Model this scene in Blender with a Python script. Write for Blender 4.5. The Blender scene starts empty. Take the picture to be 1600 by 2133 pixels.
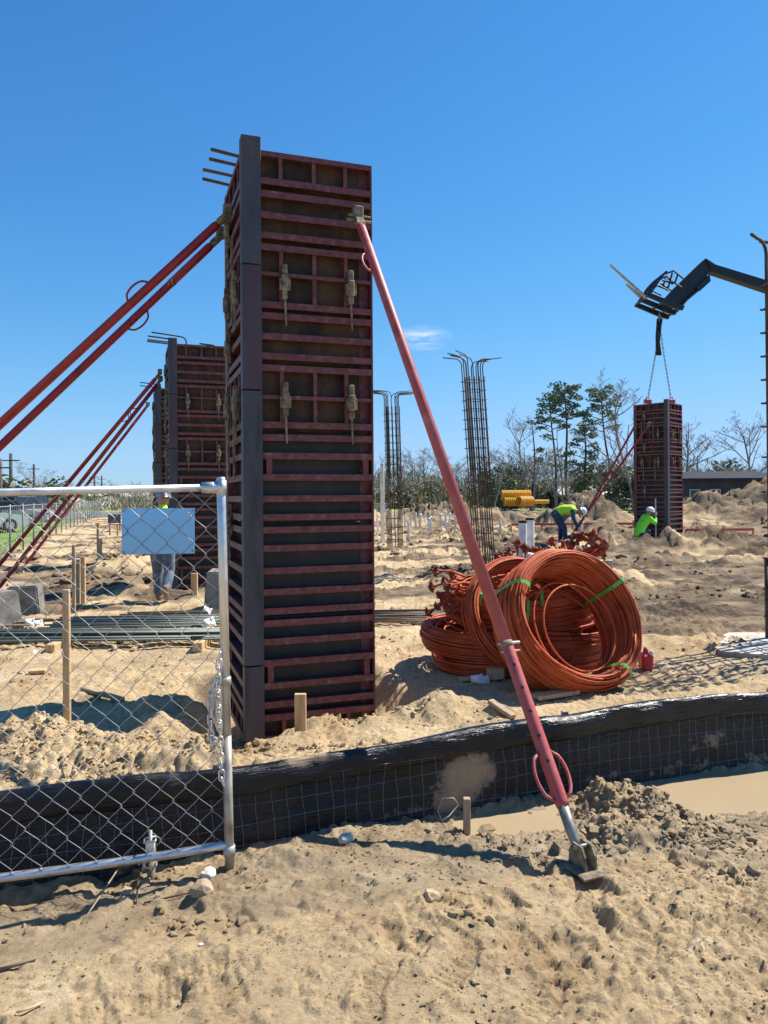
import bpy, bmesh, math, random
import numpy as np
from mathutils import Vector, Matrix, Euler

# ------------------------------------------------------------------ camera, world, sun, exposure
scene = bpy.context.scene
COL = scene.collection
R = math.radians
CAM_Z, FPX, ROLL = 1.65, 1550.0, R(0.4)
cam_d = bpy.data.cameras.new('camera')
cam = bpy.data.objects.new('camera', cam_d)
COL.objects.link(cam)
scene.camera = cam
cam_d.sensor_fit = 'VERTICAL'
cam_d.sensor_height = 32.0
cam_d.lens = 32.0 * FPX / 2133.0
cam_d.shift_y = -31.5 / 2133.0
cam_d.clip_start = 0.05
cam_d.clip_end = 3000
cam.matrix_world = Matrix.Translation((0, 0, CAM_Z)) @ Matrix.Rotation(R(90), 4, 'X') @ Matrix.Rotation(-ROLL, 4, 'Z')

SUN_EL, SUN_AZ = R(52), R(61)          # azimuth measured from +Y towards +X
world = bpy.data.worlds.new('World')
scene.world = world
world.use_nodes = True
wn, wl = world.node_tree.nodes, world.node_tree.links
wn.clear()
w_out = wn.new('ShaderNodeOutputWorld')
w_bg = wn.new('ShaderNodeBackground')
w_bg.inputs['Strength'].default_value = 0.077
sky = wn.new('ShaderNodeTexSky')
sky.sky_type = 'NISHITA'
sky.sun_disc = False
sky.sun_elevation = SUN_EL
sky.sun_rotation = SUN_AZ
sky.altitude = 0
sky.air_density = 1.0
sky.dust_density = 0.05
sky.ozone_density = 3.0
hs = wn.new('ShaderNodeHueSaturation')
hs.inputs['Saturation'].default_value = 1.12
hs.inputs['Value'].default_value = 1.2
tint = wn.new('ShaderNodeMixRGB')
tint.blend_type = 'MULTIPLY'
tint.inputs[0].default_value = 1.0
tint.inputs[2].default_value = (0.70, 0.95, 1.16, 1)
wl.new(sky.outputs[0], tint.inputs[1])
wl.new(tint.outputs[0], hs.inputs['Color'])
# thin cirrus wisps scattered over the whole sky
tc = wn.new('ShaderNodeTexCoord')
mp = wn.new('ShaderNodeMapping')
mp.inputs['Scale'].default_value = (9, 9, 60.0)
mp.inputs['Rotation'].default_value = (0, R(-9), 0)
wl.new(tc.outputs['Generated'], mp.inputs[0])
cn = wn.new('ShaderNodeTexNoise')
cn.inputs['Scale'].default_value = 1.6
cn.inputs['Detail'].default_value = 7
cn.inputs['Roughness'].default_value = 0.6
wl.new(mp.outputs[0], cn.inputs['Vector'])
cr = wn.new('ShaderNodeMapRange')
cr.inputs['From Min'].default_value = 0.42
cr.inputs['From Max'].default_value = 0.66
cr.inputs['To Max'].default_value = 1.0
wl.new(cn.outputs[0], cr.inputs[0])
cd = wn.new('ShaderNodeVectorMath'); cd.operation = 'DISTANCE'
cs = wn.new('ShaderNodeMapping'); cs.inputs['Scale'].default_value = (1, 1, 2.6)
wl.new(tc.outputs['Generated'], cs.inputs[0])
wl.new(cs.outputs[0], cd.inputs[0])
cd.inputs[1].default_value = (0.0504, 0.977, 0.208 * 2.6)
cf = wn.new('ShaderNodeMapRange')
cf.inputs['From Min'].default_value = 0.045; cf.inputs['From Max'].default_value = 0.012
cf.inputs['To Min'].default_value = 0.0; cf.inputs['To Max'].default_value = 0.75
wl.new(cd.outputs['Value'], cf.inputs[0])
cx_ = wn.new('ShaderNodeMath'); cx_.operation = 'MULTIPLY'
cm = wn.new('ShaderNodeMixRGB')
cm.inputs[2].default_value = (7.5, 8.0, 8.6, 1)
wl.new(cr.outputs[0], cx_.inputs[0]); wl.new(cf.outputs[0], cx_.inputs[1])
wl.new(cx_.outputs[0], cm.inputs[0])
# film-like shoulder so the bright horizon keeps its blue
sep = wn.new('ShaderNodeSeparateColor')
comb = wn.new('ShaderNodeCombineColor')
wl.new(hs.outputs[0], sep.inputs[0])
for ch, lim in ((0, 3.5), (1, 5.6), (2, 9.0)):
    def mth(op, a, b):
        m_ = wn.new('ShaderNodeMath'); m_.operation = op
        for k_, v_ in enumerate((a, b)):
            if isinstance(v_, (int, float)):
                m_.inputs[k_].default_value = v_
            else:
                wl.new(v_, m_.inputs[k_])
        return m_.outputs[0]
    g_ = sep.outputs[ch]
    p_ = mth('POWER', mth('DIVIDE', g_, lim), 3.0)
    wl.new(mth('DIVIDE', g_, mth('POWER', mth('ADD', p_, 1.0), 1 / 3)), comb.inputs[ch])
wl.new(comb.outputs[0], cm.inputs[1])
wl.new(cm.outputs[0], w_bg.inputs['Color'])
wl.new(w_bg.outputs[0], w_out.inputs[0])

sun_d = bpy.data.lights.new('sun', 'SUN')
sun_d.energy = 4.8
sun_d.angle = R(0.53)
sun_d.color = (1.0, 0.93, 0.83)
sun = bpy.data.objects.new('sun', sun_d)
COL.objects.link(sun)
SDIR = Vector((math.sin(SUN_AZ) * math.cos(SUN_EL), math.cos(SUN_AZ) * math.cos(SUN_EL), math.sin(SUN_EL)))
sun.rotation_euler = SDIR.to_track_quat('Z', 'Y').to_euler()
sun.location = SDIR * 60

scene.view_settings.view_transform = 'Standard'
scene.view_settings.look = 'None'
scene.view_settings.exposure = 0.8
scene.view_settings.gamma = 1.0
scene.view_settings.use_curve_mapping = False
scene.render.engine = 'CYCLES'
scene.cycles.max_bounces = 6
scene.cycles.use_denoising = True

rnd = random.Random(11)


def at(px, py, d):
    """Photo pixel (1600 x 2133) at distance d along the view axis -> a point in the place."""
    u, v = px - 800.0, 1066.5 - py
    c, s = math.cos(ROLL), math.sin(ROLL)
    return Vector(((u * c + v * s) * d / FPX, d, CAM_Z + (-u * s + v * c - 31.5) * d / FPX))


# ------------------------------------------------------------------ materials
def newmat(name):
    m = bpy.data.materials.new(name)
    m.use_nodes = True
    nt = m.node_tree
    nt.nodes.clear()
    out = nt.nodes.new('ShaderNodeOutputMaterial')
    b = nt.nodes.new('ShaderNodeBsdfPrincipled')
    nt.links.new(b.outputs[0], out.inputs[0])
    return m, nt, b


def mat(name, cols, scale=6.0, rough=0.7, metal=0.0, bump=0.0, bscale=None, detail=6, spread=(0.35, 0.65),
        stretch=(1, 1, 1), rough2=None, spec=0.5, coat=0.0):
    m, nt, b = newmat(name)
    N, L = nt.nodes, nt.links
    t = N.new('ShaderNodeTexCoord')
    mp = N.new('ShaderNodeMapping')
    mp.inputs['Scale'].default_value = stretch
    L.new(t.outputs['Object'], mp.inputs[0])
    # every object its own stretch of pattern
    oi = N.new('ShaderNodeObjectInfo')
    mu = N.new('ShaderNodeMath'); mu.operation = 'MULTIPLY'; mu.inputs[1].default_value = 57.0
    L.new(oi.outputs['Random'], mu.inputs[0])
    cx = N.new('ShaderNodeCombineXYZ')
    L.new(mu.outputs[0], cx.inputs[0]); L.new(mu.outputs[0], cx.inputs[2])
    L.new(cx.outputs[0], mp.inputs['Location'])
    n = N.new('ShaderNodeTexNoise')
    n.inputs['Scale'].default_value = scale
    n.inputs['Detail'].default_value = detail
    n.inputs['Roughness'].default_value = 0.65
    L.new(mp.outputs[0], n.inputs['Vector'])
    r = N.new('ShaderNodeValToRGB')
    e = r.color_ramp.elements
    k = len(cols)
    e[0].position, e[1].position = spread
    e[0].color = (*cols[0], 1); e[1].color = (*cols[-1], 1)
    for i in range(1, k - 1):
        el = e.new(spread[0] + (spread[1] - spread[0]) * i / (k - 1))
        el.color = (*cols[i], 1)
    L.new(n.outputs[0], r.inputs[0])
    L.new(r.outputs[0], b.inputs['Base Color'])
    b.inputs['Metallic'].default_value = metal
    b.inputs['Roughness'].default_value = rough
    b.inputs['Specular IOR Level'].default_value = spec
    if coat:
        b.inputs['Coat Weight'].default_value = coat
    if rough2 is not None:
        mr = N.new('ShaderNodeMapRange')
        mr.inputs['From Min'].default_value = 0.3; mr.inputs['From Max'].default_value = 0.7
        mr.inputs['To Min'].default_value = rough; mr.inputs['To Max'].default_value = rough2
        L.new(n.outputs[0], mr.inputs[0]); L.new(mr.outputs[0], b.inputs['Roughness'])
    if bump:
        n2 = N.new('ShaderNodeTexNoise')
        n2.inputs['Scale'].default_value = bscale or scale * 5
        n2.inputs['Detail'].default_value = 5
        L.new(mp.outputs[0], n2.inputs['Vector'])
        bp = N.new('ShaderNodeBump')
        bp.inputs['Strength'].default_value = 1.0
        bp.inputs['Distance'].default_value = bump
        L.new(n2.outputs[0], bp.inputs['Height'])
        L.new(bp.outputs[0], b.inputs['Normal'])
    return m


M = {}
M['rail'] = mat('red_oxide_paint', [(0.03, 0.012, 0.012), (0.115, 0.024, 0.025), (0.15, 0.038, 0.038), (0.19, 0.075, 0.068), (0.42, 0.29, 0.25)],
                17, 0.55, bump=0.002, spread=(0.27, 0.74), detail=11)
M['sheet_dark'] = mat('dark_form_steel', [(0.014, 0.011, 0.011), (0.032, 0.024, 0.022), (0.08, 0.044, 0.026)], 3.5, 0.6,
                      spread=(0.3, 0.8), bump=0.0006, stretch=(1, 1, 0.6))
M['sheet_rust'] = mat('rusty_form_steel', [(0.012, 0.01, 0.01), (0.045, 0.024, 0.014), (0.105, 0.052, 0.022), (0.035, 0.025, 0.02)],
                      3.0, 0.72, spread=(0.3, 0.72), bump=0.0008, stretch=(1, 1, 0.7))
M['corner'] = mat('bare_corner_steel', [(0.025, 0.024, 0.03), (0.06, 0.058, 0.07), (0.085, 0.075, 0.08), (0.16, 0.1, 0.075)], 6, 0.48, metal=0.25,
                  spread=(0.3, 0.74), stretch=(1, 1, 0.18), bump=0.001, rough2=0.7, detail=10)
M['corner_red'] = mat('worn_red_corner_steel', [(0.04, 0.03, 0.036), (0.07, 0.04, 0.046), (0.06, 0.052, 0.06)], 4, 0.55,
                      spread=(0.3, 0.75), stretch=(1, 1, 0.3), bump=0.0006)
M['clamp'] = mat('dusty_clamp_steel', [(0.06, 0.045, 0.03), (0.2, 0.155, 0.095), (0.32, 0.26, 0.17)], 20, 0.8, bump=0.001)
M['brace'] = mat('faded_red_brace_paint', [(0.13, 0.045, 0.035), (0.36, 0.06, 0.056), (0.42, 0.085, 0.08), (0.46, 0.13, 0.12), (0.58, 0.36, 0.32)], 7, 0.42,
                 spread=(0.24, 0.8), bump=0.0008, rough2=0.65, detail=11)
M['brace_shaded'] = mat('shaded_red_brace_paint', [(0.1, 0.015, 0.015), (0.3, 0.016, 0.02), (0.33, 0.022, 0.026), (0.3, 0.09, 0.08)], 6, 0.45,  # brace red darkened: shade on the undersides is put into the colour
                      spread=(0.25, 0.8), bump=0.0004)
M['steel'] = mat('worn_grey_steel', [(0.12, 0.11, 0.1), (0.25, 0.24, 0.22), (0.33, 0.3, 0.25)], 12, 0.5, metal=0.5, bump=0.0008)
M['galv'] = mat('galvanised_steel', [(0.48, 0.5, 0.52), (0.62, 0.63, 0.64), (0.7, 0.7, 0.7)], 10, 0.32, metal=0.85, rough2=0.5)
M['galv_dirty'] = mat('mud_dulled_galvanised_steel', [(0.26, 0.22, 0.17), (0.42, 0.39, 0.34), (0.5, 0.48, 0.45)], 9, 0.5, metal=0.4)
M['grid'] = mat('dull_grid_wire', [(0.16, 0.14, 0.12), (0.34, 0.31, 0.28)], 6, 0.5, metal=0.4)
M['wire'] = mat('gate_wire', [(0.3, 0.29, 0.27), (0.5, 0.49, 0.47)], 8, 0.45, metal=0.6)
M['farwire'] = mat('far_fence_wire', [(0.16, 0.16, 0.16), (0.24, 0.24, 0.24)], 2, 0.6, metal=0.3)
M['rebar'] = mat('rusting_rebar', [(0.045, 0.038, 0.034), (0.095, 0.06, 0.042), (0.12, 0.095, 0.08)], 5, 0.75, metal=0.2)
M['rebar_pile'] = mat('grey_green_rebar', [(0.07, 0.085, 0.075), (0.15, 0.18, 0.16), (0.2, 0.17, 0.12)], 3, 0.6, metal=0.25,
                      stretch=(0.3, 1, 1), spread=(0.3, 0.75))
M['rebar_brown'] = mat('dusty_brown_rebar', [(0.1, 0.075, 0.05), (0.2, 0.15, 0.1), (0.26, 0.21, 0.15)], 3, 0.75, stretch=(0.3, 1, 1))
M['wood'] = mat('pale_pine_lumber', [(0.42, 0.26, 0.12), (0.55, 0.37, 0.19), (0.62, 0.45, 0.26)], 5, 0.8, stretch=(6, 6, 0.6), bump=0.0008)
M['wood_grey'] = mat('weathered_lumber', [(0.22, 0.16, 0.1), (0.36, 0.27, 0.17), (0.42, 0.34, 0.24)], 5, 0.85, stretch=(6, 6, 0.6), bump=0.001)
M['concrete'] = mat('cast_concrete', [(0.13, 0.12, 0.11), (0.2, 0.185, 0.165), (0.28, 0.255, 0.22)], 5, 0.9, bump=0.002, bscale=40)
M['pad'] = mat('pale_footing_concrete', [(0.36, 0.3, 0.22), (0.46, 0.42, 0.36), (0.52, 0.49, 0.44)], 3, 0.9, bump=0.006)
M['cable'] = mat('orange_cable_sheath', [(0.3, 0.044, 0.012), (0.5, 0.092, 0.024), (0.56, 0.15, 0.06)], 5, 0.5, spread=(0.28, 0.72), rough2=0.68, spec=0.35)
M['strap'] = mat('green_plastic_strap', [(0.08, 0.42, 0.06), (0.14, 0.58, 0.1)], 10, 0.4)
M['anchor'] = mat('rust_red_casting', [(0.12, 0.025, 0.01), (0.26, 0.06, 0.025), (0.34, 0.1, 0.05)], 16, 0.75, bump=0.002)
M['white_plastic'] = mat('white_plastic', [(0.68, 0.68, 0.68), (0.8, 0.8, 0.8)], 9, 0.4)
M['pvc'] = mat('dusty_white_pipe', [(0.55, 0.52, 0.47), (0.74, 0.73, 0.7), (0.8, 0.8, 0.78)], 4, 0.45)
M['black'] = mat('black_machine_paint', [(0.01, 0.01, 0.012), (0.018, 0.018, 0.02), (0.035, 0.028, 0.026)], 3, 0.45, spread=(0.35, 0.85))
M['rubber'] = mat('black_rubber', [(0.015, 0.015, 0.015), (0.04, 0.04, 0.04)], 8, 0.8)
M['yellow'] = mat('yellow_corrugated_plastic', [(0.72, 0.36, 0.015), (0.85, 0.46, 0.03)], 3, 0.45)
M['red'] = mat('red_plastic', [(0.45, 0.02, 0.03), (0.6, 0.04, 0.05)], 5, 0.4)
M['redpaint'] = mat('red_painted_lumber', [(0.42, 0.07, 0.05), (0.55, 0.13, 0.1)], 5, 0.7)
M['jeans'] = mat('worn_blue_denim', [(0.05, 0.075, 0.12), (0.12, 0.155, 0.2), (0.33, 0.36, 0.38)], 9, 0.9, bump=0.004, spread=(0.3, 0.75))
M['jeans_dark'] = mat('dark_denim', [(0.012, 0.035, 0.075), (0.03, 0.07, 0.13)], 9, 0.9, bump=0.004)
M['shirt_blue'] = mat('dark_teal_shirt', [(0.01, 0.06, 0.1), (0.025, 0.1, 0.15)], 9, 0.9)
M['lime'] = mat('lime_safety_fabric', [(0.42, 0.72, 0.02), (0.52, 0.85, 0.05)], 5, 0.75, bump=0.006, bscale=14)
M['limegreen'] = mat('neon_green_shirt', [(0.16, 0.7, 0.03), (0.25, 0.85, 0.06)], 5, 0.75, bump=0.006, bscale=14)
M['orange_cloth'] = mat('orange_safety_fabric', [(0.75, 0.22, 0.03), (0.85, 0.32, 0.06)], 5, 0.75)
M['skin'] = mat('skin', [(0.36, 0.2, 0.13), (0.46, 0.27, 0.18)], 8, 0.55)
M['boot'] = mat('tan_work_boot', [(0.22, 0.11, 0.05), (0.36, 0.22, 0.12)], 9, 0.8)
M['hat_white'] = mat('white_hard_hat', [(0.7, 0.72, 0.74), (0.8, 0.8, 0.8)], 5, 0.3)
M['hat_mottled'] = mat('mottled_blue_white_hard_hat', [(0.03, 0.04, 0.09), (0.1, 0.12, 0.2), (0.75, 0.76, 0.78)], 13, 0.3, spread=(0.42, 0.6))
M['bark'] = mat('pine_bark', [(0.07, 0.05, 0.04), (0.15, 0.11, 0.085)], 3, 0.9)
M['barkgrey'] = mat('grey_bark', [(0.2, 0.17, 0.145), (0.34, 0.3, 0.26)], 3, 0.9)
M['needle'] = mat('pine_needles', [(0.07, 0.11, 0.055), (0.13, 0.19, 0.085), (0.21, 0.25, 0.13)], 0.8, 0.7)
M['bush'] = mat('bush_leaves', [(0.09, 0.11, 0.055), (0.16, 0.18, 0.085), (0.24, 0.23, 0.13)], 0.7, 0.75)
M['scrub'] = mat('dry_scrub', [(0.2, 0.17, 0.125), (0.27, 0.24, 0.16), (0.2, 0.22, 0.11)], 0.25, 0.9)
M['roofing'] = mat('dark_roofing', [(0.02, 0.022, 0.03), (0.04, 0.043, 0.052)], 1, 0.9, spec=0.2)
M['darkwall'] = mat('dark_siding', [(0.025, 0.027, 0.035), (0.05, 0.052, 0.06)], 1, 0.8)
M['palewall'] = mat('pale_siding', [(0.5, 0.48, 0.44), (0.62, 0.6, 0.56)], 1, 0.8)
M['glass'] = mat('dark_glass', [(0.015, 0.02, 0.025), (0.03, 0.035, 0.04)], 2, 0.08)
M['car_white'] = mat('white_car_paint', [(0.72, 0.72, 0.72), (0.78, 0.78, 0.78)], 2, 0.2, coat=0.6)
M['car_silver'] = mat('silver_car_paint', [(0.38, 0.4, 0.43), (0.45, 0.47, 0.5)], 2, 0.25, metal=0.4, coat=0.6)
M['car_dark'] = mat('dark_car_paint', [(0.03, 0.032, 0.04), (0.05, 0.052, 0.06)], 2, 0.2, coat=0.6)
M['lamp_red'] = mat('tail_lamp_red', [(0.4, 0.01, 0.01), (0.5, 0.02, 0.02)], 2, 0.2)
M['pole'] = mat('dark_utility_pole', [(0.06, 0.055, 0.05), (0.12, 0.1, 0.085)], 2, 0.9)
M['clod'] = mat('crumbled_earth', [(0.26, 0.185, 0.11), (0.42, 0.31, 0.19), (0.53, 0.4, 0.25)], 2.0, 0.95, bump=0.006, bscale=40)
M['paper'] = mat('white_paper_tag', [(0.7, 0.69, 0.66), (0.8, 0.79, 0.77)], 8, 0.8)
M['stone'] = mat('pale_stone', [(0.5, 0.45, 0.38), (0.68, 0.63, 0.55)], 7, 0.85, bump=0.004)
M['dark_board'] = mat('dark_board_paint', [(0.05, 0.055, 0.075), (0.08, 0.085, 0.11)], 3, 0.6)
M['asphalt'] = mat('worn_asphalt', [(0.1, 0.1, 0.1), (0.17, 0.165, 0.16)], 3, 0.9)


def mat_board():
    m, nt, b = newmat('aluminium_sky_reflection')
    N, L = nt.nodes, nt.links
    t = N.new('ShaderNodeTexCoord')
    n = N.new('ShaderNodeTexNoise'); n.inputs['Scale'].default_value = 3.0; n.inputs['Detail'].default_value = 3
    L.new(t.outputs['Object'], n.inputs['Vector'])
    r = N.new('ShaderNodeValToRGB')
    r.color_ramp.elements[0].color = (0.24, 0.42, 0.7, 1); r.color_ramp.elements[1].color = (0.3, 0.48, 0.74, 1)  # blue of the reflected sky put into the metal's base colour
    L.new(n.outputs[0], r.inputs[0]); L.new(r.outputs[0], b.inputs['Base Color'])
    b.inputs['Metallic'].default_value = 0.9
    b.inputs['Roughness'].default_value = 0.22
    return m


M['board'] = mat_board()


def mat_film():
    """black silt-fence film: creased sheen, dried mud splashes"""
    m, nt, b = newmat('black_silt_film')
    N, L = nt.nodes, nt.links
    t = N.new('ShaderNodeTexCoord')
    n = N.new('ShaderNodeTexNoise'); n.inputs['Scale'].default_value = 4.5; n.inputs['Detail'].default_value = 9; n.inputs['Roughness'].default_value = 0.72
    L.new(t.outputs['Object'], n.inputs['Vector'])
    at_ = N.new('ShaderNodeAttribute'); at_.attribute_name = 'mud'
    add = N.new('ShaderNodeMath'); add.operation = 'MULTIPLY_ADD'; add.inputs[1].default_value = 0.42
    L.new(at_.outputs['Fac'], add.inputs[0]); L.new(n.outputs[0], add.inputs[2])
    r = N.new('ShaderNodeValToRGB')
    e = r.color_ramp.elements
    e[0].position = 0.56; e[0].color = (0.008, 0.009, 0.011, 1)
    e[1].position = 0.9; e[1].color = (0.34, 0.25, 0.16, 1)
    x = e.new(0.68); x.color = (0.022, 0.021, 0.02, 1)
    x = e.new(0.73); x.color = (0.2, 0.155, 0.11, 1)
    L.new(add.outputs[0], r.inputs[0]); L.new(r.outputs[0], b.inputs['Base Color'])
    mr = N.new('ShaderNodeMapRange')
    mr.inputs['From Min'].default_value = 0.5; mr.inputs['From Max'].default_value = 0.85
    mr.inputs['To Min'].default_value = 0.27; mr.inputs['To Max'].default_value = 0.9
    b.inputs['Specular IOR Level'].default_value = 0.36
    L.new(add.outputs[0], mr.inputs[0]); L.new(mr.outputs[0], b.inputs['Roughness'])
    mp = N.new('ShaderNodeMapping'); mp.inputs['Scale'].default_value = (3, 3, 28)
    L.new(t.outputs['Object'], mp.inputs[0])
    n2 = N.new('ShaderNodeTexNoise'); n2.inputs['Scale'].default_value = 3.2; n2.inputs['Detail'].default_value = 5
    L.new(mp.outputs[0], n2.inputs['Vector'])
    bp = N.new('ShaderNodeBump'); bp.inputs['Distance'].default_value = 0.011; bp.inputs['Strength'].default_value = 0.9
    L.new(n2.outputs[0], bp.inputs['Height']); L.new(bp.outputs[0], b.inputs['Normal'])
    return m


M['film'] = mat_film()


def mat_ground():
    m, nt, b = newmat('sandy_earth')
    N, L = nt.nodes, nt.links
    t = N.new('ShaderNodeTexCoord')

    def noise(scale, detail=6, rough=0.65, stretch=None):
        n = N.new('ShaderNodeTexNoise')
        n.inputs['Scale'].default_value = scale; n.inputs['Detail'].default_value = detail; n.inputs['Roughness'].default_value = rough
        if stretch:
            mp = N.new('ShaderNodeMapping'); mp.inputs['Scale'].default_value = stretch
            L.new(t.outputs['Object'], mp.inputs[0]); L.new(mp.outputs[0], n.inputs['Vector'])
        else:
            L.new(t.outputs['Object'], n.inputs['Vector'])
        return n

    def ramp(src, stops):
        r = N.new('ShaderNodeValToRGB')
        e = r.color_ramp.elements
        e[0].position, e[0].color = stops[0][0], (*stops[0][1], 1)
        e[1].position, e[1].color = stops[-1][0], (*stops[-1][1], 1)
        for p, c in stops[1:-1]:
            x = e.new(p); x.color = (*c, 1)
        L.new(src, r.inputs[0])
        return r

    def mix(fac, a, c):
        x = N.new('ShaderNodeMixRGB')
        L.new(fac, x.inputs[0]); L.new(a, x.inputs[1]); L.new(c, x.inputs[2])
        return x

    def attr(nm):
        a = N.new('ShaderNodeAttribute'); a.attribute_name = nm
        return a

    big = noise(1.5, 10, 0.72)
    dry = ramp(big.outputs[0], [(0.28, (0.25, 0.17, 0.09)), (0.4, (0.41, 0.285, 0.15)), (0.48, (0.49, 0.365, 0.21)), (0.56, (0.54, 0.405, 0.23)), (0.68, (0.7, 0.56, 0.36))])
    fine = noise(34, 9, 0.8)
    dryf = ramp(fine.outputs[0], [(0.35, (0.25, 0.21, 0.17)), (0.42, (0.76, 0.74, 0.7)), (0.5, (0.97, 0.97, 0.97)), (0.68, (1.15, 1.15, 1.15))])
    mul = N.new('ShaderNodeMixRGB'); mul.blend_type = 'MULTIPLY'; mul.inputs[0].default_value = 1.0
    L.new(dry.outputs[0], mul.inputs[1]); L.new(dryf.outputs[0], mul.inputs[2])
    wetn = noise(5, 7)
    wet = ramp(wetn.outputs[0], [(0.3, (0.2, 0.142, 0.08)), (0.5, (0.34, 0.255, 0.15)), (0.72, (0.47, 0.365, 0.225))])
    dampn = noise(3.6, 10, 0.78, (0.55, 1.3, 1))
    damp = ramp(dampn.outputs[0], [(0.34, (0.045, 0.033, 0.024)), (0.47, (0.115, 0.08, 0.05)), (0.56, (0.21, 0.148, 0.088)), (0.7, (0.38, 0.28, 0.17))])
    grn = noise(2.2, 6)
    grass = ramp(grn.outputs[0], [(0.3, (0.1, 0.14, 0.03)), (0.55, (0.16, 0.26, 0.05)), (0.75, (0.34, 0.32, 0.14))])
    cn_ = noise(8.5, 9, 0.78)
    cmask = ramp(cn_.outputs[0], [(0.56, (0, 0, 0)), (0.64, (0.55, 0.55, 0.55)), (0.78, (0.9, 0.9, 0.9))])
    gate_ = noise(1.6, 4)
    gmask = ramp(gate_.outputs[0], [(0.45, (0.03, 0.03, 0.03)), (0.66, (1, 1, 1))])
    mm = N.new('ShaderNodeMixRGB'); mm.blend_type = 'MULTIPLY'; mm.inputs[0].default_value = 1.0
    L.new(cmask.outputs[0], mm.inputs[1]); L.new(gmask.outputs[0], mm.inputs[2])
    brown = ramp(fine.outputs[0], [(0.35, (0.14, 0.095, 0.055)), (0.6, (0.3, 0.215, 0.125))])
    mul = mix(mm.outputs[0], mul.outputs[0], brown.outputs[0])
    c1 = mix(attr('damp').outputs['Fac'], mul.outputs[0], damp.outputs[0])
    c2 = mix(attr('wet').outputs['Fac'], c1.outputs[0], wet.outputs[0])
    c3 = mix(attr('grass').outputs['Fac'], c2.outputs[0], grass.outputs[0])
    L.new(c3.outputs[0], b.inputs['Base Color'])
    mr = N.new('ShaderNodeMapRange')
    mr.inputs['To Min'].default_value = 0.95; mr.inputs['To Max'].default_value = 0.5
    L.new(attr('wet').outputs['Fac'], mr.inputs[0]); L.new(mr.outputs[0], b.inputs['Roughness'])
    b.inputs['Specular IOR Level'].default_value = 0.35
    h1 = noise(16, 10, 0.78)
    h2 = noise(85, 8, 0.75)
    bp = N.new('ShaderNodeBump'); bp.inputs['Distance'].default_value = 0.026; bp.inputs['Strength'].default_value = 0.9
    L.new(h1.outputs[0], bp.inputs['Height'])
    bp2 = N.new('ShaderNodeBump'); bp2.inputs['Distance'].default_value = 0.0025; bp2.inputs['Strength'].default_value = 0.9
    L.new(h2.outputs[0], bp2.inputs['Height']); L.new(bp.outputs[0], bp2.inputs['Normal'])
    h3 = noise(4.5, 8, 0.75, (0.7, 1.2, 1))
    bp3 = N.new('ShaderNodeBump'); bp3.inputs['Distance'].default_value = 0.16
    dm = N.new('ShaderNodeMath'); dm.operation = 'MULTIPLY'; dm.inputs[1].default_value = 0.8
    L.new(attr('damp').outputs['Fac'], dm.inputs[0]); L.new(dm.outputs[0], bp3.inputs['Strength'])
    L.new(h3.outputs[0], bp3.inputs['Height']); L.new(bp2.outputs[0], bp3.inputs['Normal'])
    L.new(bp3.outputs[0], b.inputs['Normal'])
    return m


M['ground'] = mat_ground()


def mat_water():
    m, nt, b = newmat('muddy_water')
    N, L = nt.nodes, nt.links
    t = N.new('ShaderNodeTexCoord')
    n = N.new('ShaderNodeTexNoise'); n.inputs['Scale'].default_value = 2.5; n.inputs['Detail'].default_value = 4
    L.new(t.outputs['Object'], n.inputs['Vector'])
    r = N.new('ShaderNodeValToRGB')
    r.color_ramp.elements[0].color = (0.33, 0.25, 0.15, 1); r.color_ramp.elements[1].color = (0.42, 0.33, 0.21, 1)
    L.new(n.outputs[0], r.inputs[0]); L.new(r.outputs[0], b.inputs['Base Color'])
    b.inputs['Roughness'].default_value = 0.07
    b.inputs['IOR'].default_value = 1.33
    n2 = N.new('ShaderNodeTexNoise'); n2.inputs['Scale'].default_value = 14
    L.new(t.outputs['Object'], n2.inputs['Vector'])
    bp = N.new('ShaderNodeBump'); bp.inputs['Distance'].default_value = 0.0015
    L.new(n2.outputs[0], bp.inputs['Height']); L.new(bp.outputs[0], b.inputs['Normal'])
    return m


M['water'] = mat_water()


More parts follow.
